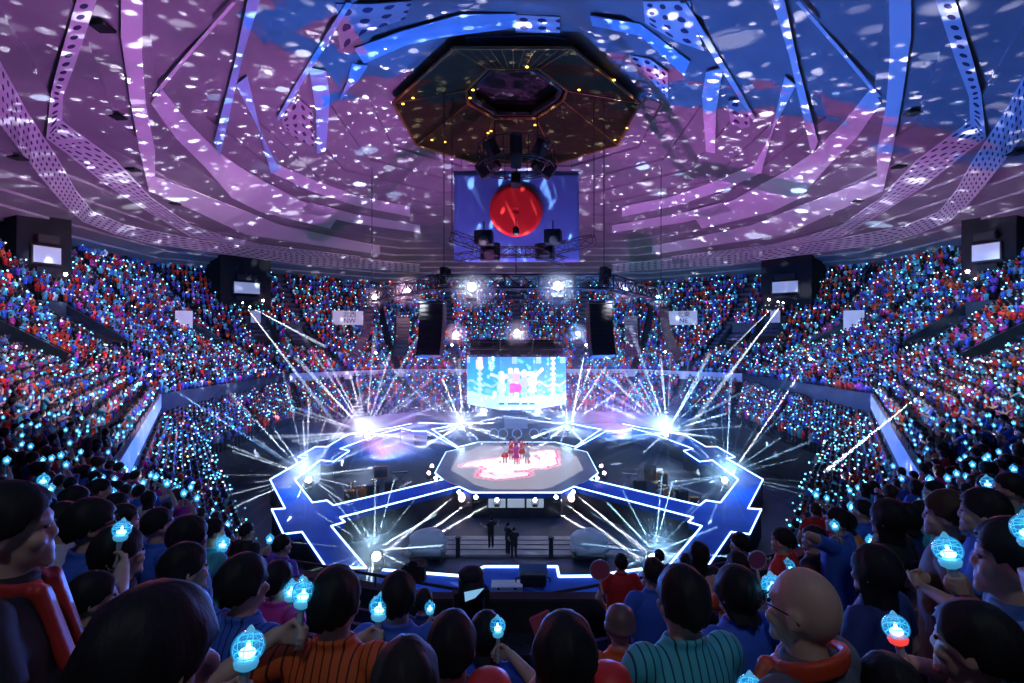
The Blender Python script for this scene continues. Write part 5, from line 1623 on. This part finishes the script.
# phone lit red-pink in front of the long-haired woman, camera by the blue collared shirt
p = W(546, 634, 1.75)
e = empty('phone', p, R(12), 'slim phone with glowing pink edge held west of the long black hair', 'phone')
bm = BM(); box(bm, (0, 0, 0), (.072, .009, .15), Matrix.Rotation(R(-20), 3, 'Y'), .004); o = obj('case', bm, mat('phone_case', (.6, .1, .2), .4), e)
bm = BM(); box(bm, (.0, .006, 0), (.064, .002, .135), Matrix.Rotation(R(-20), 3, 'Y')); obj('screen', bm, mat('phone_screen', (1, .2, .4), emit=(1, .25, .45), es=1.2), e)
p = W(414, 573, 2.9)
e = empty('camera_body', p, R(-10), 'dark handheld camera lifted beside the light blue collared shirt', 'camera')
bm = BM(); box(bm, (0, 0, 0), (.13, .06, .09), None, .012); box(bm, (0, 0, .055), (.05, .05, .03), None, .008); obj('body', bm, M['black'], e)
bm = BM(); tube(bm, (0, .03, 0), (0, .12, 0), .036, .034, 18); obj('lens', bm, M['cab'], e)
bm = BM(); tube(bm, (0, .12, 0), (0, .122, 0), .030, .030, 18); obj('front_glass', bm, mat('lens_glass', (.05, .1, .2), .1), e)
# ================================================================ the crowd
def vis(p, m=25):
    if p.y < .4: return False
    px, py = CX + F * p.x / p.y, CY - F * (p.z - CAMZ) / p.y
    return -m < px < 1024 + m and -20 < py < 683 + 40
PAL = [('red', 22), ('orange', 9), ('blue', 24), ('teal', 15), ('magenta', 9), ('purple', 9), ('dark blue', 12), ('black', 12), ('white', 3), ('light blue', 5)]
NAMES = [n for n, q in PAL for _ in range(q)]
seats = []     # (dist, pos, heading, row, side, seat number, colour)
rs = random.Random(21)
for k in range(NROW):
    t = PITCH * k + .42; z = row_z(k); r_ = ring(t)
    for i in range(NV):
        j = (i + 1) % NV
        a, b = r_[i], r_[j]; L = (b - a).length; n = int(L / .54)
        blocks = max(1, round((RAIL[j] - RAIL[i]).length / 9))
        for s in range(n):
            f = (s + .5) / n
            fb = f * blocks
            if abs(fb - round(fb)) * (L / blocks) < .62: continue           # aisles
            p = a.lerp(b, f); pos = Vector((p.x + rs.uniform(-.05, .05), p.y + rs.uniform(-.06, .06), z))
            dist = math.hypot(pos.x, pos.y)
            if dist < 6.6 and abs(pos.x) < 7: continue
            if pos.y < 9.5 and abs(pos.x) < 4.6: continue
            if not vis(pos + Vector((0, 0, 1.5))): continue
            if any(abs((Vector((pos.x, pos.y)) - Vector((vx, vy))).dot(Vector((-vn.y, vn.x)))) < 1.75 and abs((Vector((pos.x, pos.y)) - Vector((vx, vy))).dot(vn)) < 2.9 for vx, vy, vn in vom_pts): continue
            if rs.random() < .05: continue
            if any(math.hypot(pos.x - q[0], pos.y - q[1]) < .55 for q in NEAR): continue
            hd = math.degrees(math.atan2(0 - pos.x, 41 - pos.y)) + rs.uniform(-12, 12)
            seats.append((dist, pos, hd, k, i, s, rs.choice(NAMES), 'up'))
for k in range(LROW):
    for i in range(NV):
        j = (i + 1) % NV
        u = (k + .5) / LROW; r_ = low_ring(u)
        a, b = r_[i], r_[j]; L = (b - a).length; n = int(L / .54)
        blocks = max(1, round(L / 9))
        for s in range(n):
            f = (s + .5) / n; fb = f * blocks
            if abs(fb - round(fb)) * (L / blocks) < .6: continue
            p = a.lerp(b, f); z = low_z(i, k) + (low_z(j, k) - low_z(i, k)) * f
            pos = Vector((p.x, p.y, z)); dist = math.hypot(pos.x, pos.y)
            if not vis(pos + Vector((0, 0, 1.3))) or rs.random() < .05 or pos.y < 12: continue
            hd = math.degrees(math.atan2(0 - pos.x, 41 - pos.y)) + rs.uniform(-12, 12)
            seats.append((dist, pos, hd, k, i, s, rs.choice(NAMES), 'low'))
seats.sort(key=lambda q: q[0])
N_IND = 236
protos = []
for RT, LT, rg, lg, sd in [((.10, .30, 1.34), (-.20, .12, .95), True, False, 1), ((.17, .30, 1.52), (-.08, .24, 1.15), True, False, 1),
                           ((.20, .12, .95), (-.12, .31, 1.38), False, True, -1), ((.14, .28, 1.22), (-.06, .25, 1.16), True, False, 1), ((.23, .20, 1.66), (-.20, .12, .95), True, False, 1)]:
    bd, info = body_mesh(RT, LT, rg, lg, .011)
    protos.append((bd, shirt_mesh(info, .014), sd, info[sd][3]))
up = [q for q in seats if q[7] == 'up']
ind = up[:N_IND]
WHERE = {0: 'north-western stand', 1: 'western stand', 2: 'south-western stand', 3: 'near western corner', 4: 'near western corner', 5: 'near eastern corner', 6: 'near eastern corner', 7: 'south-eastern stand', 8: 'eastern stand', 9: 'north-eastern stand', 10: 'northern stand'}
bysr = {}
for q in ind: bysr.setdefault((WHERE[q[4]], q[3]), []).append(q)
for lst in bysr.values(): lst.sort(key=lambda q: -q[1].y)
for (wh, k), lst in sorted(bysr.items(), key=lambda q: str(q[0])):
    for m_, (dist, pos, hd, k, i, s, c, _) in enumerate(lst):
        pr = rs.choice(protos); sc = rs.uniform(.90, 1.03)
        where = f'{wh}, {ORD[k + 1]} row up, {ORD[m_ + 1]} from the far end'
        o = person(pos, hd, sc, pr[:2], c, rs.choice(['short', 'full', 'short', 'bob', 'full', 'long']), rs.choice(['black', 'black', 'dark', 'brown']), f'{c} shirted spectator, {where}', 'spectators in the upper stand nearest the camera', eyes=False)
        g = pr[3] + Vector((-.05 * pr[2], .18, 1)).normalized() * .15
        rot = Matrix.Rotation(-R(hd), 3, 'Z')
        if rs.random() < .88:
            light_stick(pos + rot @ (g * sc), rot @ Vector((-.05 * pr[2], .18, 1)), f'light stick of {c} spectator, {where}'.replace(' row up', ' row').replace('from the far', 'from far'), sc, far=True, group='light sticks in the upper stand nearest the camera')

# everyone beyond them, too many to count: one mass of people and one of light sticks
rest = up[N_IND:] + [q for q in seats if q[7] == 'low']
def template(arm):
    bm = BM(); cols = []
    lay = bm.verts.layers.int.new('k')
    def mark(k, n0):
        bm.verts.ensure_lookup_table()
        for v in bm.verts[n0:]: v[lay] = k
    def lp(rs_, seg, k):
        n0 = len(bm.verts); rings_loft(bm, rs_, seg); mark(k, n0)
    lp([(.0, .14, .12, 0), (.80, .17, .13, 0)], 5, 3)
    lp([(.80, .19, .14, 0), (1.15, .185, .13, 0), (1.36, .21, .12, 0), (1.44, .08, .07, 0)], 7, 0)
    n0 = len(bm.verts); ball(bm, (0, .02, 1.565), (.078, .088, .115), 7, 5); mark(1, n0)
    n0 = len(bm.verts); ball(bm, (0, -.02, 1.62), (.095, .105, .105), 7, 5); mark(2, n0)
    S_, E, H = Vector((.2 * arm, 0, 1.36)), Vector((.28 * arm, .06, 1.14)), Vector((.17 * arm, .26, 1.30))
    n0 = len(bm.verts); tube(bm, S_, E, .06, .05, 5); mark(0, n0)
    n0 = len(bm.verts); tube(bm, E, H, .04, .03, 5); mark(1, n0)
    n0 = len(bm.verts); tube(bm, (-.2 * arm, 0, 1.36), (-.16 * arm, .15, 1.05), .06, .045, 5); mark(0, n0)
    bm.verts.ensure_lookup_table(); bm.verts.index_update()
    V = np.array([v.co for v in bm.verts]); K = np.array([v[lay] for v in bm.verts])
    Fc = [[v.index for v in f.verts] for f in bm.faces]; bm.free()
    return V, K, Fc, np.array((.18 * arm, .31, 1.46))
def mass(name, parts, m):
    """parts: list of (verts, colours, loops, face sizes) arrays"""
    V = np.concatenate([p[0] for p in parts]); C = np.concatenate([p[1] for p in parts])
    off = 0; Ls = []; Ns = []
    for v, c, l, n in parts: Ls.append(l + off); Ns.append(n); off += len(v)
    Ls = np.concatenate(Ls); Ns = np.concatenate(Ns)
    me = bpy.data.meshes.new(name)
    me.vertices.add(len(V)); me.vertices.foreach_set('co', V.astype(np.float32).ravel())
    me.loops.add(len(Ls)); me.loops.foreach_set('vertex_index', Ls.astype(np.int32))
    me.polygons.add(len(Ns)); st = np.concatenate(([0], np.cumsum(Ns)[:-1])).astype(np.int32)
    me.polygons.foreach_set('loop_start', st)
    me.update(calc_edges=True)
    a = me.color_attributes.new('col', 'FLOAT_COLOR', 'POINT'); a.data.foreach_set('color', C.astype(np.float32).ravel())
    me.polygons.foreach_set('use_smooth', [True] * len(me.polygons))
    return link(name, me, m)
rng_ = np.random.default_rng(5)
T2 = [template(1), template(-1)]
parts, sparts = [], []
bm = BM(); bmesh.ops.create_icosphere(bm, subdivisions=1, radius=1); bm.verts.ensure_lookup_table()
IV = np.array([v.co for v in bm.verts]); IF = np.array([[v.index for v in f.verts] for f in bm.faces]).ravel(); INF = len(bm.faces); bm.free()
for ti, (TV, TK, TF, TH) in enumerate(T2):
    sel = [q for n, q in enumerate(rest) if n % 2 == ti]; n = len(sel)
    P = np.array([q[1] for q in sel]); H = np.radians([q[2] for q in sel]) * -1
    s = rng_.uniform(.9, 1.04, n)
    c, sn = np.cos(H)[:, None], np.sin(H)[:, None]
    X = TV[None] * s[:, None, None]
    V = np.stack([X[..., 0] * c - X[..., 1] * sn + P[:, 0:1], X[..., 0] * sn + X[..., 1] * c + P[:, 1:2], X[..., 2] + P[:, 2:3]], -1)
    pal = np.zeros((n, 4, 4)); pal[..., 3] = 1
    pal[:, 0, :3] = np.array([COLS[q[6]] for q in sel]) * rng_.uniform(.8, 1.5, (n, 1))
    pal[:, 1, :3] = (.30, .17, .13); pal[:, 2, :3] = (.014, .012, .014); pal[:, 3, :3] = (.02, .022, .04)
    Cc = pal[:, TK, :]
    L0 = np.array([i for f in TF for i in f]); N0 = np.array([len(f) for f in TF])
    nv = len(TV)
    L = (L0[None] + (np.arange(n) * nv)[:, None]).ravel()
    parts.append((V.reshape(-1, 3), Cc.reshape(-1, 4), L, np.tile(N0, n)))
    keep = rng_.random(n) < .72; Ps = P[keep]; m_ = len(Ps); hh = H[keep]
    hx = TH[0] + rng_.normal(0, .06, m_); hy = TH[1] + rng_.normal(0, .05, m_); hz = TH[2] + rng_.normal(0, .12, m_)
    cc, ss = np.cos(hh), np.sin(hh)
    pos = np.stack([hx * cc - hy * ss + Ps[:, 0], hx * ss + hy * cc + Ps[:, 1], hz + Ps[:, 2]], -1)
    dist = np.hypot(Ps[:, 0], Ps[:, 1])
    rad = .026 + .0007 * dist[:]
    SV = IV[None] * rad[:, None, None] + pos[:, None, :]
    base = np.array([(.12, .62, 1.0), (.25, .75, 1.0), (.55, .88, 1.0), (.85, .95, 1.0), (.10, .85, .75), (1.0, .35, .55), (1.0, .65, .2)])
    ci = rng_.choice(len(base), m_, p=[.46, .31, .09, .04, .05, .03, .02])
    sc = np.ones((m_, 4)); sc[:, :3] = base[ci] * rng_.uniform(0, 1, (m_, 1)) ** 1.8 * 1.1
    SC4 = np.repeat(sc[:, None, :], len(IV), 1)
    L = (IF[None] + (np.arange(m_) * len(IV))[:, None]).ravel()
    sparts.append((SV.reshape(-1, 3), SC4.reshape(-1, 4), L, np.full(INF * m_, 3)))
m_crowd = attr_mat('crowd_cloth', .8)
m_sticks = attr_mat('far_sticks', .5, 5.0)
tag(mass('crowd', parts, m_crowd), 'dense mass of standing spectators filling the far stands all around', 'crowd', kind='stuff')
tag(mass('light_stick_sea', sparts, m_sticks), 'sea of tiny cyan and white light sticks over the far stands', 'light sticks', kind='stuff')
print('CROWD', len(seats), 'ind', len(ind), 'far', len(rest), 'nearest/farthest ind', ind[0][0], ind[-1][0])

# ================================================================ performers and crew
def skirt_mesh():
    bm = BM(); rings_loft(bm, [(.56, .30, .28, 0), (.62, .29, .27, 0), (.85, .20, .16, 0), (.98, .16, .12, 0)], 20)
    for v in bm.verts:
        if v.co.z < .7: v.co.x *= 1 + .06 * math.sin(9 * math.atan2(v.co.y, v.co.x))
    me = bpy.data.meshes.new('skirt'); bm.to_mesh(me); bm.free(); me.materials.append(m_shirt); return me
SKIRT = skirt_mesh()
pp = []
for RT, LT in [((.45, .25, 1.75), (-.25, .2, 1.2)), ((.12, .3, 1.45), (-.5, .1, 1.7)), ((.5, .1, 1.3), (-.5, .1, 1.3))]:
    bd, info = body_mesh(RT, LT, False, False, .014); pp.append((bd, shirt_mesh(info, .016)))
for k, (px, py, c, lab) in enumerate([(505, 462, 'white', 'performer in white, westernmost of the group on the stage'), (511, 458, 'red', 'performer in red left of centre at the rear of the stage group'),
        (516, 463, 'magenta', 'performer in pink-red skirt at the front middle of the stage group'), (522, 458, 'red', 'performer in red right of centre at the rear of the stage group'), (527, 462, 'white', 'performer in white, easternmost of the group on the stage'), (516, 456, 'pink', 'performer in pink at the very back of the stage group')]):
    p = WZ(px, py + 2, ZS + .09)
    pr = pp[k % 3]
    o = person(p, 180 + rnd.uniform(-30, 30), 1.0, pr, c, ['long', 'bob', 'long', 'bob', 'long', 'bun'][k], 'brown', lab, None, eyes=False, trous=(.5, .3, .25))
    s = link('skirt', SKIRT, None, o); s.color = (*COLS['red' if k in (0, 1, 3) else 'magenta' if k == 2 else 'white'], 1)
for k, (px, py, lab) in enumerate([(491, 548, 'crew member in black standing on the pit platform, western one'), (508, 555, 'crew member in black on the pit platform near its middle'), (514, 560, 'crew member in black at the front edge of the pit platform')]):
    p = WZ(px, py, .12 if k < 2 else 0.0)
    person(p, rnd.uniform(-60, 60), 1.0, pp[2] if k == 0 else protos[0][:2], 'black', 'short', 'black', lab, None, eyes=False)

# ================================================================ show lights and added fill lights
def spot(loc, to, power, colr, size_deg, blend=.5, soft=.3, nodes=None, name='show_and_fill_light'):
    l = bpy.data.lights.new(name, 'SPOT'); l.energy = power; l.color = colr; l.spot_size = R(size_deg); l.spot_blend = blend; l.shadow_soft_size = soft
    o = bpy.data.objects.new(name, l); COL.objects.link(o); o.location = loc
    o.rotation_euler = (Vector(to) - Vector(loc)).to_track_quat('-Z', 'Y').to_euler()
    return o
# white key light on the platform
for x in (-7, 0, 7):
    spot((x, 36.5, CAMZ + 3.6), (x * .15, 43, ZS), 8000, (.92, .92, 1), 34, .5, .3)
# fill washes added to brighten the stands, hung high in the arena
for (x, y, h), (tx, ty), pw, c in [((-8, 50, 8), (-22, 85), 17000, (1, .55, .78)), ((8, 50, 8), (22, 85), 17000, (.42, .62, 1)), ((0, 52, 8), (0, 90), 9000, (.5, .65, 1)),
                                ((-3, 41, 9), (-45, 52), 26000, (.95, .62, .95)), ((3, 41, 9), (45, 52), 26000, (.58, .68, 1)),
                                ((-5, 18, 11), (-30, 24), 17000, (.9, .70, 1)), ((5, 18, 11), (30, 24), 17000, (.70, .75, 1))]:
    spot((x, y, CAMZ + h), (tx, ty, CAMZ - 1.0), pw, c, 62, .6, .4)
# faint overhead fill added behind the camera to brighten the nearest rows
spot((0, -5, CAMZ + 9), (0, 4, CAMZ - 2), 620, (.72, .86, 1), 70, .8, .5)
# blue wash on the runways and a teal one on the floor
for x in (-1, 1):
    spot((x * 12, 38, CAMZ + 3.5), (x * 13, 36, 0), 4000, (.12, .35, 1), 85, .7, .5)
    spot((x * 5, 35, CAMZ + 3.5), (x * 4, 28, 0), 1300, (.3, .5, 1), 60, .7, .5)
# front fill added over the near seats: blue for stage glow, pink for skin
spot((-4, 30, CAMZ - 4), (-3, 2, CAMZ - 1), 900, (.35, .55, 1), 50, .8, 1.0)
spot((5, 30, CAMZ - 4), (4, 2, CAMZ - 1), 900, (.55, .45, 1), 50, .8, 1.0)
spot((-14, 22, CAMZ + 2), (-5, 3, CAMZ - 2), 1300, (1, .22, .38), 50, .8, .6)
spot((14, 22, CAMZ + 2), (4, 3, CAMZ - 2), 1300, (1, .22, .38), 50, .8, .6)

# ---- projectors throwing colour fields and flecks on the roof
def projector(loc, power, size_deg, build, name, soft=.0, blend=.3):
    """upward-facing projector; build() gets the outgoing direction as (x, -y, -z)"""
    o = spot(loc, Vector(loc) + Vector((0, 0, 1)), power, (1, 1, 1), size_deg, blend, soft, name=name)
    o.rotation_euler = (PI, 0, 0)
    l = o.data; l.use_nodes = True; nt = l.node_tree; nt.nodes.clear()
    out = nt.nodes.new('ShaderNodeOutputLight'); em = nt.nodes.new('ShaderNodeEmission'); nt.links.new(em.outputs[0], out.inputs[0])
    tc = nt.nodes.new('ShaderNodeTexCoord')
    build(nt, tc.outputs['Normal'], em)
    return o
def N(nt, t, **k):
    n = nt.nodes.new(t)
    for a, b in k.items(): setattr(n, a, b)
    return n
def field(c1, c2, ox, oy):
    """two-colour wash: violet in general, blue to the south and east with a blocky hard border"""
    def f(nt, vec, em):
        L = nt.links.new
        sx = N(nt, 'ShaderNodeSeparateXYZ'); L(vec, sx.inputs[0])
        def M2(op, a, b, c=None):
            n = N(nt, 'ShaderNodeMath', operation=op)
            for i, q in enumerate((a, b, c)):
                if q is None: continue
                if isinstance(q, (int, float)): n.inputs[i].default_value = q
                else: L(q, n.inputs[i])
            return n.outputs[0]
        iz = M2('DIVIDE', -25.0, sx.outputs[2])
        X = M2('MULTIPLY_ADD', sx.outputs[0], iz, float(ox)); Y = M2('MULTIPLY_ADD', M2('MULTIPLY', sx.outputs[1], -1.0), iz, float(oy))
        cb = N(nt, 'ShaderNodeCombineXYZ'); L(X, cb.inputs[0]); L(Y, cb.inputs[1])
        mp = N(nt, 'ShaderNodeMapping'); mp.inputs['Rotation'].default_value = (0, 0, .6); L(cb.outputs[0], mp.inputs[0])
        vo = N(nt, 'ShaderNodeTexVoronoi', distance='CHEBYCHEV'); vo.inputs['Scale'].default_value = .22; vo.inputs['Randomness'].default_value = .8
        L(mp.outputs[0], vo.inputs['Vector'])
        sc = N(nt, 'ShaderNodeSeparateColor'); L(vo.outputs['Color'], sc.inputs[0])
        a = M2('MINIMUM', M2('SUBTRACT', 36.0, Y), M2('MULTIPLY_ADD', X, 1.0, 12.0))
        a = M2('MULTIPLY_ADD', sc.outputs[0], 7.0, M2('SUBTRACT', a, 3.5))
        g1 = M2('GREATER_THAN', a, 0.0)
        # the low outer rim goes blue too
        rr_ = M2('SQRT', M2('ADD', M2('MULTIPLY', X, X), M2('POWER', M2('ABSOLUTE', M2('SUBTRACT', Y, 41.0), 0), 2.0)), 0)
        g2 = M2('GREATER_THAN', rr_, 62.0)
        mx = N(nt, 'ShaderNodeMix', data_type='RGBA'); L(M2('MAXIMUM', g1, g2), mx.inputs[0]); mx.inputs[6].default_value = (*c1, 1); mx.inputs[7].default_value = (*c2, 1)
        tot = mx.outputs[2]
        for scale, thr, gain, seed, st in ((9, .19, 9.0, 2.0, (1, 1, 1)), (15, .29, 8.0, 7.0, (1, 1.5, 1)), (22, .35, 8.0, 4.0, (1.4, 1, 1)), (30, .36, 7.5, 9.0, (1, 1, 1)), (2.6, .14, 12.0, 11.0, (1, 2.2, 1))):
            mp = N(nt, 'ShaderNodeMapping'); mp.inputs['Location'].default_value = (seed, seed * .7, seed * .3); mp.inputs['Scale'].default_value = st
            vo = N(nt, 'ShaderNodeTexVoronoi'); vo.inputs['Scale'].default_value = scale
            L(vec, mp.inputs[0]); L(mp.outputs[0], vo.inputs['Vector'])
            sep = N(nt, 'ShaderNodeSeparateColor'); L(vo.outputs['Color'], sep.inputs[0])
            mr = N(nt, 'ShaderNodeMapRange'); mr.inputs[1].default_value = .25; mr.inputs[2].default_value = 1; mr.inputs[3].default_value = 0; mr.inputs[4].default_value = thr
            L(sep.outputs[0], mr.inputs[0])
            sm = N(nt, 'ShaderNodeMapRange'); L(vo.outputs['Distance'], sm.inputs[0]); L(mr.outputs[0], sm.inputs[1]); L(M2('MULTIPLY', mr.outputs[0], .6), sm.inputs[2]); sm.inputs[3].default_value = 0; sm.inputs[4].default_value = gain
            br = M2('MULTIPLY', sm.outputs[0], M2('GREATER_THAN', mr.outputs[0], .02))
            br = M2('MULTIPLY', br, sep.outputs[1])
            cm = N(nt, 'ShaderNodeMix', data_type='RGBA', blend_type='ADD'); cm.inputs[0].default_value = 1; cm.clamp_result = False
            sc_ = N(nt, 'ShaderNodeVectorMath', operation='SCALE'); sc_.inputs[0].default_value = (.85, .85, 1.0); L(br, sc_.inputs['Scale'])
            ad = N(nt, 'ShaderNodeVectorMath', operation='ADD'); L(tot, ad.inputs[0]); L(sc_.outputs[0], ad.inputs[1]); tot = ad.outputs[0]
        L(tot, em.inputs[0]); em.inputs[1].default_value = 1
    return f
PZ = 3.2
for ox, oy in ((-9, 37), (9, 45)):
    projector((ox, oy, PZ), 21000, 172, field((.48, .12, .54), (.03, .17, 1.0), ox, oy), 'roof_wash', .0, .05)

# stray broad spots that graze the roof
for k, (px, py) in enumerate([(303, 54), (123, 176), (134, 207), (303, 163), (728, 41), (745, 76), (945, 10), (917, 180), (765, 246), (825, 271), (264, 262), (648, 184), (212, 275), (415, 240)]):
    q = on_roof(px, py); src = Vector(((-14, 14, -8, 8)[k % 4], 36 + 3 * (k % 5), 4))
    spot(src, q, 70000, (.92, .92, 1), 2.4 + .3 * (k % 5), .7, .05, name='roof_spot')
